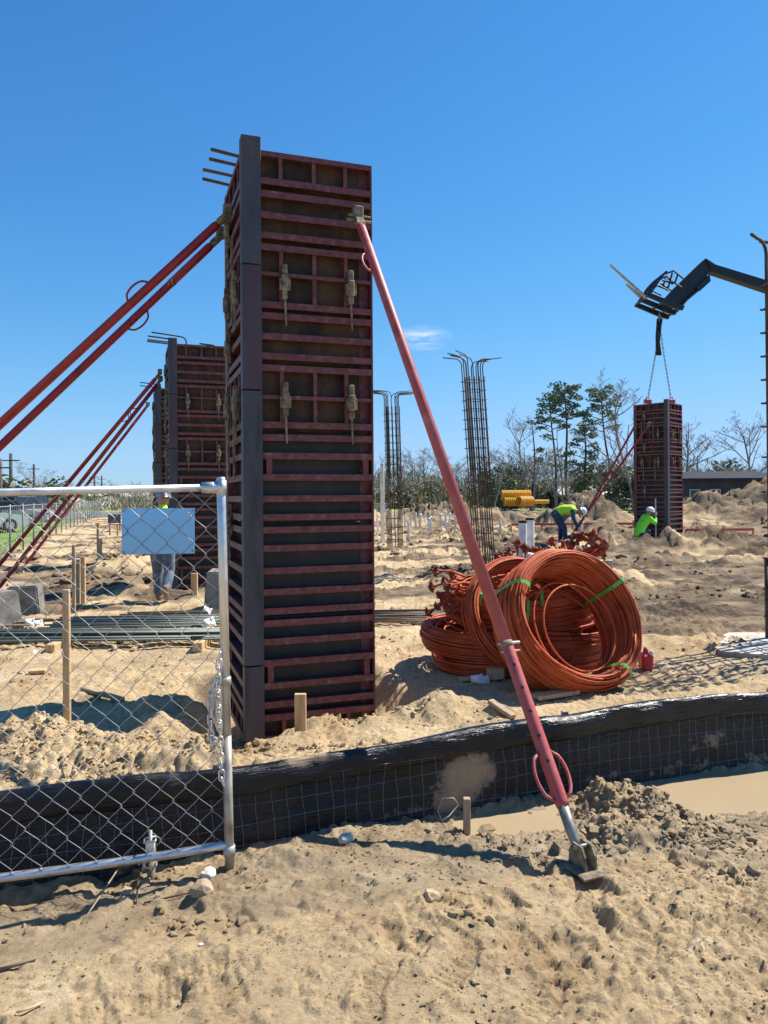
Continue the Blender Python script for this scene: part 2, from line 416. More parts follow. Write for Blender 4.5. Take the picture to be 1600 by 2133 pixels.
# ------------------------------------------------------------------ mesh helpers
class MB:
    def __init__(s):
        s.v, s.f = [], []

    def add(s, verts, faces):
        o = len(s.v)
        s.v.extend([tuple(p) for p in verts])
        s.f.extend([tuple(i + o for i in f) for f in faces])
        return s

    def box(s, c, size, rot=None):
        hx, hy, hz = size[0] / 2, size[1] / 2, size[2] / 2
        vs = [Vector((x, y, z)) for x in (-hx, hx) for y in (-hy, hy) for z in (-hz, hz)]
        if rot is not None:
            vs = [rot @ p for p in vs]
        c = Vector(c)
        return s.add([p + c for p in vs], [(0, 1, 3, 2), (4, 6, 7, 5), (0, 4, 5, 1), (2, 3, 7, 6), (0, 2, 6, 4), (1, 5, 7, 3)])

    def cbox(s, c, size, b, rot=None):
        """box with chamfered edges"""
        h = [x / 2 for x in size]
        vs, idx = [], {}
        for ax in range(3):
            for sx in (-1, 1):
                for sy in (-1, 1):
                    for sz in (-1, 1):
                        sg = (sx, sy, sz)
                        p = [sg[k] * (h[k] if k == ax else h[k] - b) for k in range(3)]
                        idx[(ax, sg)] = len(vs)
                        vs.append(Vector(p))
        fs = []
        for ax in range(3):
            o = [k for k in range(3) if k != ax]
            for sa in (-1, 1):
                q = []
                for (p1, p2) in ((-1, -1), (1, -1), (1, 1), (-1, 1)):
                    sg = [0, 0, 0]; sg[ax] = sa; sg[o[0]] = p1; sg[o[1]] = p2
                    q.append(idx[(ax, tuple(sg))])
                fs.append(q)
        for ax in range(3):
            a1, a2 = [k for k in range(3) if k != ax]
            for s1 in (-1, 1):
                for s2 in (-1, 1):
                    def g(which, sx):
                        sg = [0, 0, 0]; sg[ax] = sx; sg[a1] = s1; sg[a2] = s2
                        return idx[(which, tuple(sg))]
                    fs.append([g(a1, -1), g(a1, 1), g(a2, 1), g(a2, -1)])
        for sx in (-1, 1):
            for sy in (-1, 1):
                for sz in (-1, 1):
                    fs.append([idx[(k, (sx, sy, sz))] for k in range(3)])
        if rot is not None:
            vs = [rot @ p for p in vs]
        c = Vector(c)
        return s.add([p + c for p in vs], fs)

    def tube(s, pts, r, n=6, caps=True, closed=False):
        pts = [Vector(p) for p in pts]
        k = len(pts)
        rs = list(r) if hasattr(r, '__len__') else [r] * k
        t0 = (pts[1] - pts[0]).normalized()
        ref = Vector((0, 0, 1)) if abs(t0.z) < 0.9 else Vector((1, 0, 0))
        nrm = t0.cross(ref).normalized()
        vs = []
        for i in range(k):
            if closed:
                t = pts[(i + 1) % k] - pts[i - 1]
            else:
                t = pts[min(i + 1, k - 1)] - pts[max(i - 1, 0)]
            t.normalize()
            nrm = nrm - t * nrm.dot(t)
            if nrm.length < 1e-6:
                nrm = t.orthogonal()
            nrm.normalize()
            bn = t.cross(nrm)
            for j in range(n):
                a = 2 * math.pi * j / n
                vs.append(pts[i] + (nrm * math.cos(a) + bn * math.sin(a)) * rs[i])
        fs = []
        last = k if closed else k - 1
        for i in range(last):
            i2 = (i + 1) % k
            for j in range(n):
                j2 = (j + 1) % n
                fs.append((i * n + j, i * n + j2, i2 * n + j2, i2 * n + j))
        if caps and not closed:
            fs.append(tuple(range(n - 1, -1, -1)))
            fs.append(tuple((k - 1) * n + j for j in range(n)))
        return s.add(vs, fs)

    def ball(s, c, r, seg=8, rings=5, sc=(1, 1, 1)):
        c = Vector(c)
        vs = [c + Vector((0, 0, -r * sc[2]))]
        for i in range(1, rings):
            a = -math.pi / 2 + math.pi * i / rings
            for j in range(seg):
                b = 2 * math.pi * j / seg
                vs.append(c + Vector((r * sc[0] * math.cos(a) * math.cos(b), r * sc[1] * math.cos(a) * math.sin(b), r * sc[2] * math.sin(a))))
        vs.append(c + Vector((0, 0, r * sc[2])))
        fs = []
        for j in range(seg):
            fs.append((0, 1 + (j + 1) % seg, 1 + j))
        for i in range(rings - 2):
            for j in range(seg):
                a, b = 1 + i * seg + j, 1 + i * seg + (j + 1) % seg
                fs.append((a, b, b + seg, a + seg))
        top = len(vs) - 1
        for j in range(seg):
            fs.append((top, 1 + (rings - 2) * seg + j, 1 + (rings - 2) * seg + (j + 1) % seg))
        return s.add(vs, fs)

    def prism(s, poly, d0, d1, fn):
        """poly 2D extruded from d0 to d1; fn(a, b, d) -> point"""
        n = len(poly)
        vs = [fn(a, b, d0) for a, b in poly] + [fn(a, b, d1) for a, b in poly]
        fs = [tuple(range(n - 1, -1, -1)), tuple(range(n, 2 * n))]
        for i in range(n):
            j = (i + 1) % n
            fs.append((i, j, n + j, n + i))
        return s.add(vs, fs)

    def mesh(s, name, m=None, smooth=False):
        me = bpy.data.meshes.new(name)
        me.from_pydata(s.v, [], s.f)
        if m is not None:
            me.materials.append(M[m] if isinstance(m, str) else m)
        if smooth:
            me.shade_smooth()
        me.update()
        return me

    def build(s, name, m, parent=None, smooth=False, loc=None):
        return link(name, s.mesh(name, m, smooth), parent, loc)


def link(name, me, parent=None, loc=None):
    o = bpy.data.objects.new(name, me)
    COL.objects.link(o)
    if parent is not None:
        o.parent = parent
    if loc is not None:
        o.location = loc
    return o


def tag(o, label=None, cat=None, group=None, kind=None):
    if label: o['label'] = label
    if cat: o['category'] = cat
    if group: o['group'] = group
    if kind: o['kind'] = kind
    return o


def thing(name, label, cat, loc=(0, 0, 0), rz=0.0, group=None):
    o = bpy.data.objects.new(name, None)
    COL.objects.link(o)
    o.empty_display_size = 0.2
    o.location = loc
    o.rotation_euler = (0, 0, rz)
    return tag(o, label, cat, group)


KIDS = {}


def copy_tree(o, parent=None):
    c = o.copy()
    COL.objects.link(c)
    c.parent = parent
    for ch in KIDS.get(o.name, ()):
        copy_tree(ch, c)
    return c


def rot_to(d):
    """matrix taking +Z to direction d"""
    return Vector(d).normalized().to_track_quat('Z', 'Y').to_matrix()


# ------------------------------------------------------------------ noise
def _hash(ix, iy, seed):
    h = (ix.astype(np.int64) * 374761393 + iy.astype(np.int64) * 668265263 + seed * 982451653) & 0xFFFFFFFF
    h = ((h ^ (h >> 13)) * 1274126177) & 0xFFFFFFFF
    h = ((h ^ (h >> 16)) * 2246822519) & 0xFFFFFFFF
    return ((h ^ (h >> 15)) & 0xFFFFFF).astype(np.float32) / 8388607.5 - 1.0


def vnoise(x, y, seed):
    ix, iy = np.floor(x), np.floor(y)
    fx, fy = (x - ix).astype(np.float32), (y - iy).astype(np.float32)
    ux, uy = fx * fx * fx * (fx * (fx * 6 - 15) + 10), fy * fy * fy * (fy * (fy * 6 - 15) + 10)
    a, b = _hash(ix, iy, seed), _hash(ix + 1, iy, seed)
    c, d = _hash(ix, iy + 1, seed), _hash(ix + 1, iy + 1, seed)
    return (a + (b - a) * ux) * (1 - uy) + (c + (d - c) * ux) * uy


def fbm(x, y, size, octs, seed, gain=0.5):
    s, amp, tot = 0.0, 1.0, 0.0
    c, n = math.cos(0.6), math.sin(0.6)
    x, y = x / size, y / size
    for k in range(octs):
        s = s + amp * vnoise(x, y, seed + k * 17)
        tot += amp
        amp *= gain
        x, y = (x * c - y * n) * 2.03 + 3.1, (x * n + y * c) * 2.03 + 7.7
    return s / tot * 1.4


def clods(x, y, size, seed, fill=0.6):
    """domes of broken earth: worley cells with random height"""
    wx = x / size + 0.35 * vnoise(x / size * 2.1, y / size * 2.1, seed + 3)
    wy = y / size + 0.35 * vnoise(x / size * 2.1 + 9, y / size * 2.1, seed + 4)
    ix, iy = np.floor(wx), np.floor(wy)
    out = np.zeros_like(wx)
    for a in (-1, 0, 1):
        for b in (-1, 0, 1):
            cx, cy = ix + a, iy + b
            jx, jy = _hash(cx, cy, seed) * 0.42 + 0.5, _hash(cx, cy, seed + 1) * 0.42 + 0.5
            k = _hash(cx, cy, seed + 2) * 0.5 + 0.5
            rad = 0.3 + 0.5 * k
            d = np.hypot(wx - cx - jx, wy - cy - jy) / rad
            out = np.maximum(out, np.where(k < fill, 0.0, 1.0) * np.sqrt(np.clip(1 - d * d, 0, 1)) * rad)
    return out


def sstep(a, b, v):
    t = np.clip((v - a) / (b - a), 0, 1)
    return t * t * (3 - 2 * t)


# ------------------------------------------------------------------ ground
FENCE = [(-4.5, 2.55), (-3.0, 2.86), (-1.65, 3.2), (-0.68, 3.53), (-0.24, 3.73), (0.25, 3.93), (0.8, 4.16), (1.26, 4.36), (2.42, 4.72), (3.6, 5.0), (6.0, 5.5)]
FXs, FYs = [p[0] for p in FENCE], [p[1] for p in FENCE]
COL_ANG = math.atan2(0.3256, 0.9455)
CDX, CDY = Vector((0.9455, 0.3256)), Vector((-0.3256, 0.9455))
COL_C = (-0.748, 6.35)
WATER_Z = -0.05


def gauss(x, y, cx, cy, rx, ry=None):
    ry = ry or rx
    return np.exp(-(((x - cx) / rx) ** 2 + ((y - cy) / ry) ** 2))


PILES = [  # x, y, height, rx, ry
    (17.0, 36, 1.35, 3.3, 3.0), (22, 37, 1.9, 3.6, 4), (13.6, 36, 0.55, 2.4, 2.5), (9.4, 33, 1.15, 1.5, 2.0), (7.9, 34, 0.5, 1.8, 2),
    (6.2, 23.0, 0.3, 1.0, 0.8), (9.6, 21.3, 0.45, 1.3, 0.8), (7.4, 20.6, 0.35, 0.9, 0.6), (4.5, 44, 0.9, 6, 2), (-7.5, 48, 1.0, 6, 4),
    (12.6, 22.0, 0.4, 1.5, 0.8), (-3.5, 22, 0.3, 1.5, 1.0), (-5.4, 15.5, 0.2, 0.9, 0.8)]


_pr = random.Random(33)
PRINTS = [(_pr.uniform(-1.2, 1.1), _pr.uniform(2.3, 3.1), _pr.uniform(0.3, 2.2)) for _ in range(16)]


def ground_h(x, y):
    x = np.atleast_1d(np.asarray(x, dtype=np.float64)); y = np.atleast_1d(np.asarray(y, dtype=np.float64))
    yf = np.interp(x, FXs, FYs)
    t = y - yf
    far = sstep(8, 14, y)
    vfar = sstep(30, 60, y)
    z = 0.06 * gauss(x, y, 0.05, 2.7, 1.15, 0.65) + 0.03 * gauss(x, y, -1.3, 2.4, 0.8, 0.4)
    rt = sstep(-0.1, 0.6, x)
    z = z - 0.05 * np.exp(-((t + 0.36) / 0.30) ** 2) * rt - 0.02 * np.exp(-((t + 0.2) / 0.25) ** 2) * (1 - rt)
    z = z - 0.10 * gauss(x, y, 2.15, 4.22, 0.9, 0.30) - 0.09 * gauss(x, y, 0.62, 3.86, 0.4, 0.17) - 0.08 * gauss(x, y, 3.3, 4.45, 0.9, 0.35)
    z = z - 0.05 * gauss(x, y, 1.55, 3.75, 0.35, 0.12)
    # bank behind the silt fence
    z = z + 0.10 * np.exp(-((t - 0.3) / 0.45) ** 2) * sstep(-0.02, 0.12, t)
    # pit round the main column
    dx, dy = x - COL_C[0], y - COL_C[1]
    u = np.abs(dx * CDX.x + dy * CDX.y); v = np.abs(dx * CDY.x + dy * CDY.y)
    q = np.maximum(u, v) + 0.09 * fbm(x, y, 0.5, 3, 91)
    z = z - 0.36 * sstep(0.98, 0.62, q)
    z = z + 0.13 * np.exp(-((q - 1.12) / 0.2) ** 2) * (0.55 + 0.8 * fbm(x, y, 0.35, 3, 55)) * sstep(6.6, 5.6, y)
    z = z - 0.42 * gauss(x, y, -1.72, 6.35, 0.36, 0.32) + 0.1 * gauss(x, y, -1.55, 5.85, 0.4, 0.18)
    z = z - 0.25 * gauss(x, y, 0.2, 6.3, 0.22, 0.4) + 0.1 * gauss(x, y, 0.42, 5.75, 0.3, 0.2)
    z = z - 0.22 * gauss(x, y, -1.0, 5.28, 0.24, 0.4)
    # second and third columns' pits
    for (cx, cy) in ((-3.55, 13.75), (-5.42, 19.0), (8.95, 24.9)):
        rr = np.hypot(x - cx, y - cy)
        z = z - 0.35 * sstep(1.15, 0.75, rr) + 0.12 * np.exp(-((rr - 1.35) / 0.25) ** 2)
    # spoil heaps near by
    lump = 0.9 + 0.25 * fbm(x, y, 0.2, 3, 23)
    z = z + 0.24 * gauss(x, y, -2.12, 4.62, 0.50, 0.30) * lump + 0.16 * gauss(x, y, -1.2, 4.45, 0.55, 0.16) * lump + 0.14 * gauss(x, y, -2.9, 4.3, 0.5, 0.3) * lump
    z = z + 0.10 * sstep(0.15, 0.8, gauss(x, y, 1.30, 3.98, 0.27, 0.17)) * lump + 0.07 * sstep(0.15, 0.8, gauss(x, y, 1.2, 3.6, 0.34, 0.19)) * lump + 0.06 * gauss(x, y, 1.75, 3.72, 0.25, 0.1) * lump
    z = z + 0.05 * gauss(x, y, 0.35, 3.5, 0.3, 0.1) * lump + 0.07 * gauss(x, y, -0.5, 3.35, 0.25, 0.08) * lump + 0.05 * gauss(x, y, 2.6, 3.75, 0.4, 0.12) * lump
    z = z + 0.10 * gauss(x, y, 0.75, 5.1, 0.35, 0.2) * lump + 0.12 * gauss(x, y, 2.9, 8.1, 0.6, 0.3) * lump + 0.12 * gauss(x, y, 1.2, 13.5, 0.9, 0.6)
    for (px, py, h, rx, ry) in PILES:
        z = z + h * gauss(x, y, px, py, rx, ry) * (0.85 + 0.3 * fbm(x, y, 1.2, 3, 77))
    z = z + 0.45 * sstep(-9, -16, x) * sstep(15, 26, y) * (1 - sstep(30, 50, y)) * 0.0
    # roughness
    n1 = fbm(x, y, 1.1, 3, 1)
    n2 = fbm(x, y, 0.30, 4, 2)
    m1 = sstep(-0.15, 0.45, fbm(x, y, 1.3, 2, 3))
    mud = np.exp(-((t + 0.45) / 0.35) ** 2) * rt
    behind = sstep(0.0, 0.3, t)
    rough = 0.25 + 0.8 * m1 + 0.6 * mud + 0.35 * behind
    rough = rough * (1 - 0.6 * gauss(x, y, 1.7, 6.0, 1.4, 0.9))
    flat = 0.35 + 0.65 * np.clip(behind + mud, 0, 1)
    z = z + 0.028 * n1 * (0.5 + 0.5 * behind) + 0.014 * n2 * rough * flat
    crumb = fbm(x, y, 0.085, 3, 5)
    z = z + flat * 0.022 * np.maximum(0, crumb - 0.22) * (0.25 + 0.7 * m1 + 0.9 * mud + 0.4 * behind)
    z = z - 0.006 * np.maximum(0, -crumb - 0.38) * (0.5 + m1)
    near = y < 11
    fld = sstep(0.05, 0.5, fbm(x, y, 0.55, 4, 401)) * (y < 6.5)
    rough = rough + 0.6 * fld
    if np.any(near):
        xn, yn = x[near], y[near]
        mk = (0.10 + 1.0 * m1 + 0.5 * mud + 0.25 * behind)[near]
        fn = fld[near]
        c = fn * (0.007 * clods(xn, yn, 0.062, 411, 0.62) + 0.009 * clods(xn, yn, 0.03, 415, 0.5))
        c = c - 0.05 * clods(xn, yn, 0.13, 421, 0.955) * (yn < 4.4) + 0.02 * clods(xn, yn, 0.045, 425, 0.88) * (yn < 4.4)
        c = c + (0.009 + 0.012 * mud[near] + 0.016 * behind[near] + 0.05 * sstep(6.8, 8, yn) * sstep(0.8, 2.2, xn)) * clods(xn, yn, 0.075, 301, 0.62) * sstep(0.35, 0.95, mk + 0.25 * fbm(xn, yn, 0.2, 2, 311))
        c = c + 0.003 * clods(xn, yn, 0.05, 307, 0.72) + 0.0025 * fbm(xn, yn, 0.06, 2, 309) * sstep(-0.2, 0.5, fbm(xn, yn, 0.5, 2, 308)) + 0.018 * clods(xn, yn, 0.034, 305, 0.45) * sstep(0.15, 0.7, mk + 0.3 * fbm(xn, yn, 0.15, 2, 313))
        heap = (gauss(xn, yn, -2.12, 4.62, 0.6, 0.45) + gauss(xn, yn, -1.2, 4.4, 0.8, 0.3) + gauss(xn, yn, -2.9, 4.3, 0.7, 0.45) + gauss(xn, yn, 1.25, 3.95, 0.35, 0.28) + gauss(xn, yn, 1.25, 3.6, 0.4, 0.22))
        c = c + np.clip(heap, 0, 1) * (0.045 * clods(xn, yn, 0.12, 321, 0.45) + 0.035 * clods(xn, yn, 0.055, 325, 0.35) + 0.02 * fbm(xn, yn, 0.05, 2, 327))
        c = c + 0.010 * np.maximum(0, fbm(xn, yn, 0.035, 2, 431) - 0.25) * (0.4 + fn)
        crk = np.abs(fbm(xn * 0.7 + 0.3 * yn, yn * 1.3, 0.42, 4, 441))
        c = c - 0.014 * np.clip(1 - crk / 0.035, 0, 1) * sstep(0.0, 0.35, fbm(xn, yn, 0.6, 3, 443)) * (yn < 6)
        # scuffed diagonal ruts across the foreground
        dgl = fbm((xn * 0.85 + yn * 0.5) * 0.35, (xn * 0.5 - yn * 0.85) * 1.6, 0.22, 3, 331)
        c = c + 0.007 * np.maximum(0, dgl - 0.1) * sstep(0.2, 1.2, xn) * (yn < 4.2) - 0.006 * np.maximum(0, -dgl - 0.3) * (yn < 4.2)
        z[near] = z[near] + c
        # boot prints and a tyre track pressed into the foreground
        for k_ in range(16):
            fx, fy, fa = PRINTS[k_]
            ux = (xn - fx) * math.cos(fa) + (yn - fy) * math.sin(fa)
            vx = -(xn - fx) * math.sin(fa) + (yn - fy) * math.cos(fa)
            ins = sstep(1.12, 0.9, np.maximum(np.abs(ux) / 0.14, np.abs(vx) / (0.047 - 0.012 * np.sin(ux * 22))))
            rimm = np.exp(-((np.maximum(np.abs(ux) / 0.14, np.abs(vx) / 0.047) - 1.22) / 0.14) ** 2)
            z[near] = z[near] - ins * (0.012 + 0.003 * np.sign(np.sin(ux * 230))) + 0.005 * rimm
        for off_ in (0.0, 0.42):
            q_ = (yn - 2.05 - off_) - 0.62 * (xn - 0.55) + 0.05 * np.sin(xn * 2.2)
            ins = sstep(0.13, 0.1, np.abs(q_)) * sstep(0.35, 0.8, xn) * sstep(0.0, 0.35, fbm(xn, yn, 0.7, 2, 461) + 0.25) * (yn < 3.5)
            lug = np.sign(np.sin((xn * 0.85 + np.abs(q_) * 0.8) * 78))
            z[near] = z[near] - ins * (0.010 + 0.0045 * lug) + 0.008 * np.exp(-((np.abs(q_) - 0.15) / 0.03) ** 2) * sstep(0.35, 0.8, xn) * (yn < 3.5)
    mid = ~near & (y < 60)
    if np.any(mid):
        xm, ym = x[mid], y[mid]
        k = sstep(-0.2, 0.5, fbm(xm * 0.6, ym, 2.0, 3, 341)) * sstep(10, 12, ym) * (0.3 + 0.7 * sstep(-1, 3, xm))
        z[mid] = z[mid] + k * (0.22 * clods(xm, ym, 0.42, 345, 0.45) + 0.13 * clods(xm, ym, 0.2, 349, 0.45))
        pm = sum(gauss(xm, ym, a_, b_, c_, d_) for (a_, b_, h_, c_, d_) in PILES)
        z[mid] = z[mid] + np.clip(pm, 0, 1) * (0.35 * clods(xm, ym, 0.7, 351, 0.3) + 0.22 * clods(xm, ym, 0.36, 355, 0.3))
    # rutted ground further back
    ruts = 1 - np.abs(fbm(x * 0.45, y * 1.25, 1.2, 4, 31))
    amp = 0.15 * far * (0.3 + 0.9 * sstep(0, 5, x)) * (1 - 0.5 * vfar)
    z = z + amp * (ruts - 0.75) + far * (0.06 * fbm(x, y, 0.5, 4, 41) + 0.05 * np.maximum(0, fbm(x, y, 0.35, 3, 43)))
    z = z + 0.06 * sstep(6.8, 8.5, y) * (1 - far) * fbm(x * 0.6, y, 0.45, 4, 37)
    # keep the sheet level under the pads where things lie
    lev = gauss(x, y, 1.35, 7.0, 1.1, 0.8) ** 0.5
    z = z * (1 - 0.6 * np.clip(lev, 0, 1) * (1 - far))
    z = z * (1 - sstep(70, 110, y)) * (1 - sstep(60, 110, np.abs(x)))
    return z


def gz(x, y):
    return float(ground_h(np.array([x]), np.array([y]))[0])


def ground_attrs(X, Y, Z):
    yf = np.interp(X, FXs, FYs); t = Y - yf
    rt = sstep(-0.5, 0.3, X)
    nz = fbm(X, Y, 0.4, 4, 61)
    wr = 0.5 + 0.3 * sstep(0.6, 1.6, X)
    wet = sstep(0.38, 0.62, np.exp(-((t + 0.42) / wr) ** 2) * (0.88 + 0.12 * rt) + 0.32 * nz) * (t < 0.1)
    wet = np.maximum(wet, sstep(-0.01, -0.035, Z) * (t < 0.1) * (Y < 8))
    wet = wet * sstep(-3.2, -2.2, X) * (Y < 8)
    dn = fbm(X * 0.7, Y, 1.4, 5, 63)
    far = sstep(7.0, 11, Y)
    rgt = sstep(0.2, 2.2, X)
    far = sstep(6.8, 9.5, Y)
    mixn = dn + 0.45 * fbm(X * 0.45, Y * 1.2, 0.5, 4, 67)
    damp = sstep(-0.30, 0.12, mixn + 0.30 * rgt - 0.22 * (1 - rgt)) * (0.12 + 0.88 * far)
    damp = np.clip(damp * (0.7 + 0.5 * sstep(-0.2, 0.3, fbm(X * 0.6, Y, 0.45, 4, 65))), 0, 1)
    for (px, py, h, rx, ry) in PILES:
        if py > 30:
            damp = np.maximum(damp, 0.55 * gauss(X, Y, px, py, rx, ry))
        else:
            damp = np.maximum(damp, 1.0 * sstep(0.3, 0.8, gauss(X, Y, px, py, rx, ry)) * (px > 5))
    lump = gauss(X, Y, 1.27, 4.0, 0.24, 0.17) + gauss(X, Y, 1.2, 3.62, 0.3, 0.2)
    wet = np.clip(wet * (1 - 0.75 * np.clip(lump, 0, 1)), 0, 1)
    gr = sstep(-10.0, -11.2, X + (Y - 20) * 0.345) * (Y > 8)
    gr = np.maximum(gr, 0.45 * sstep(62, 80, Y))
    gr = np.maximum(gr, sstep(-9, -11, X) * (Y < 20) * (Y > 8) * 0)
    return wet, damp, gr


def build_ground():
    ys = [-6, -4, -2.5, -1.2, -0.4, 0.2, 0.7, 1.1, 1.4, 1.65, 1.85, 2.0, 2.1]
    y = 2.15
    while y < 60:
        ys.append(y)
        y += min(max(0.0085, y * y / 1350.0), 0.17 if y < 42 else 0.4)
    while y < 2500:
        ys.append(y); y *= 1.12
    xs = [0.0]
    x = 0.0
    while x < 60:
        x += 0.009 if x < 1.7 else min(0.009 + (x - 1.7) * 0.0105, 0.24)
        xs.append(x)
    while x < 2500:
        x *= 1.18
        xs.append(x)
    xs = np.array([-v for v in xs[:0:-1]] + xs)
    ys = np.array(ys)
    nx, ny = len(xs), len(ys)
    X, Y = np.meshgrid(xs, ys)
    X, Y = X.ravel(), Y.ravel()
    Z = ground_h(X, Y)
    co = np.stack([X, Y, Z], 1).astype(np.float32)
    i = np.arange(nx - 1)[None, :] + (np.arange(ny - 1) * nx)[:, None]
    q = np.stack([i, i + 1, i + nx + 1, i + nx], -1).reshape(-1, 4).astype(np.int32)
    me = bpy.data.meshes.new('ground')
    me.vertices.add(len(co)); me.vertices.foreach_set('co', co.ravel())
    me.loops.add(q.size); me.loops.foreach_set('vertex_index', q.ravel())
    me.polygons.add(len(q))
    me.polygons.foreach_set('loop_start', np.arange(0, q.size, 4, dtype=np.int32))
    me.update(calc_edges=True)
    me.shade_smooth()
    wet, damp, gr = ground_attrs(X, Y, Z)
    for nm, a in (('wet', wet), ('damp', damp), ('grass', gr)):
        at_ = me.attributes.new(nm, 'FLOAT', 'POINT')
        at_.data.foreach_set('value', a.astype(np.float32))
    me.materials.append(M['ground'])
    o = link('ground', me)
    tag(o, kind='structure')
    return o


ground = build_ground()


def fence_y(x):
    return float(np.interp(x, FXs, FYs))


def build_water():
    mb = MB()
    xs = [-0.2 + 0.2 * i for i in range(32)]
    vs, fs = [], []
    for x in xs:
        y1 = fence_y(x) + 0.02
        vs.append((x, y1 - 0.95, WATER_Z)); vs.append((x, y1, WATER_Z))
    for i in range(len(xs) - 1):
        fs.append((2 * i, 2 * i + 2, 2 * i + 3, 2 * i + 1))
    mb.add(vs, fs)
    o = mb.build('muddy_puddle_water', 'water')
    tag(o, kind='structure')


build_water()


def clod_mesh():
    """loose crumbs and clods: too many to count"""
    r = np.random.default_rng(5)
    phi = (1 + 5 ** 0.5) / 2
    base = np.array([(-1, phi, 0), (1, phi, 0), (-1, -phi, 0), (1, -phi, 0), (0, -1, phi), (0, 1, phi), (0, -1, -phi), (0, 1, -phi),
                     (phi, 0, -1), (phi, 0, 1), (-phi, 0, -1), (-phi, 0, 1)], dtype=np.float64)
    base /= np.linalg.norm(base[0])
    F = np.array([(0, 11, 5), (0, 5, 1), (0, 1, 7), (0, 7, 10), (0, 10, 11), (1, 5, 9), (5, 11, 4), (11, 10, 2), (10, 7, 6), (7, 1, 8),
                  (3, 9, 4), (3, 4, 2), (3, 2, 6), (3, 6, 8), (3, 8, 9), (4, 9, 5), (2, 4, 11), (6, 2, 10), (8, 6, 7), (9, 8, 1)])
    P = []

    def scatter(n, x0, x1, y0, y1, s0, s1, thr, seed, size):
        x = r.uniform(x0, x1, n); y = r.uniform(y0, y1, n)
        k = fbm(x, y, size, 3, seed) > thr
        x, y = x[k], y[k]
        s = s0 * (s1 / s0) ** (r.random(len(x)) ** 2.6)
        P.append(np.stack([x, y, s], 1))

    scatter(12000, -2.4, 2.8, 2.2, 5.2, 0.0025, 0.011, 0.1, 3, 0.7)
    scatter(5000, -2.2, 2.6, 2.2, 4.4, 0.002, 0.006, -0.4, 8, 0.9)
    scatter(5000, -4.0, 4.5, 4.2, 8.0, 0.004, 0.022, 0.12, 4, 0.8)
    scatter(3500, -2.9, -1.0, 4.1, 5.0, 0.004, 0.022, -0.05, 14, 0.3)
    scatter(3500, -2.9, -0.9, 4.15, 4.95, 0.005, 0.022, 0.1, 16, 0.25)
    scatter(900, 0.95, 1.65, 3.4, 4.15, 0.008, 0.03, -0.3, 17, 0.2)
    scatter(2600, -1.6, 0.7, 4.6, 5.6, 0.005, 0.026, 0.0, 18, 0.3)
    scatter(5000, -2.0, 2.4, 2.2, 4.2, 0.002, 0.0065, -0.15, 22, 0.5)
    scatter(500, -2.2, 2.6, 2.3, 3.6, 0.006, 0.016, 0.3, 19, 0.4)
    scatter(1500, 0.2, 2.8, 3.0, 4.5, 0.006, 0.03, 0.12, 20, 0.35)
    scatter(1200, -2.2, 0.4, 2.7, 3.7, 0.005, 0.025, 0.18, 21, 0.35)
    scatter(1600, 0.95, 1.65, 3.4, 4.15, 0.004, 0.016, -0.3, 15, 0.2)
    scatter(6000, -9, 9, 8.0, 17, 0.01, 0.055, 0.1, 5, 1.4)
    scatter(4500, -14, 17, 17, 40, 0.03, 0.12, 0.1, 6, 2.5)
    scatter(2500, -10.5, -3.5, 13, 34, 0.03, 0.13, 0.0, 7, 2.5)
    P = np.concatenate(P)
    t = P[:, 1] - np.interp(P[:, 0], FXs, FYs)
    P = P[(np.abs(t) > 0.07)]
    dx, dy = P[:, 0] - COL_C[0], P[:, 1] - COL_C[1]
    P = P[np.maximum(np.abs(dx * CDX.x + dy * CDX.y), np.abs(dx * CDY.x + dy * CDY.y)) > 0.6]
    z = ground_h(P[:, 0], P[:, 1])
    keep = z > WATER_Z - 0.005
    P, z = P[keep], z[keep]
    n = len(P)
    jit = base[None] * r.uniform(0.5, 1.45, (n, 12, 1)) * r.uniform(0.6, 1.4, (n, 1, 3)) * np.array([1, 1, 0.65])
    a = r.uniform(0, 6.28, n)
    ca, sa = np.cos(a)[:, None], np.sin(a)[:, None]
    V = np.stack([jit[..., 0] * ca - jit[..., 1] * sa, jit[..., 0] * sa + jit[..., 1] * ca, jit[..., 2]], -1)
    V = V * P[:, 2][:, None, None]
    V[..., 0] += P[:, 0][:, None]; V[..., 1] += P[:, 1][:, None]; V[..., 2] += (z + P[:, 2] * 0.28)[:, None]
    q = (F[None] + (np.arange(n) * 12)[:, None, None]).reshape(-1, 3).astype(np.int32)
    me = bpy.data.meshes.new('loose_clods')
    co = V.reshape(-1, 3).astype(np.float32)
    me.vertices.add(len(co)); me.vertices.foreach_set('co', co.ravel())
    me.loops.add(q.size); me.loops.foreach_set('vertex_index', q.ravel())
    me.polygons.add(len(q)); me.polygons.foreach_set('loop_start', np.arange(0, q.size, 3, dtype=np.int32))
    me.update(calc_edges=True)
    wa, da, ga = ground_attrs(P[:, 0], P[:, 1], z)
    for nm, a_ in (('wet', wa), ('damp', da), ('grass', ga * 0)):
        at_ = me.attributes.new(nm, 'FLOAT', 'POINT')
        at_.data.foreach_set('value', np.repeat(a_, 12).astype(np.float32))
    me.shade_flat()
    me.materials.append(M['ground'])
    o = link('loose_clods', me)
    tag(o, 'crumbs and clods of dry earth strewn over the sandy site', 'soil', kind='stuff')


clod_mesh()

# ------------------------------------------------------------------ column forms
CW, CH = 1.05, 4.6            # outer width, height of the form above its base
K57 = 5.73 / FPX
BASE_Z = -0.25
RAIL_Y = [372, 399, 443.5, 485.5, 510.5, 565.5, 631, 654, 697, 738.5, 763, 824, 882.5, 909, 947.5, 992.5, 1037.5, 1076.5, 1103,
          1141.5, 1188.5, 1233, 1273.5, 1298.5, 1337, 1381.5, 1429.5, 1469, 1496]


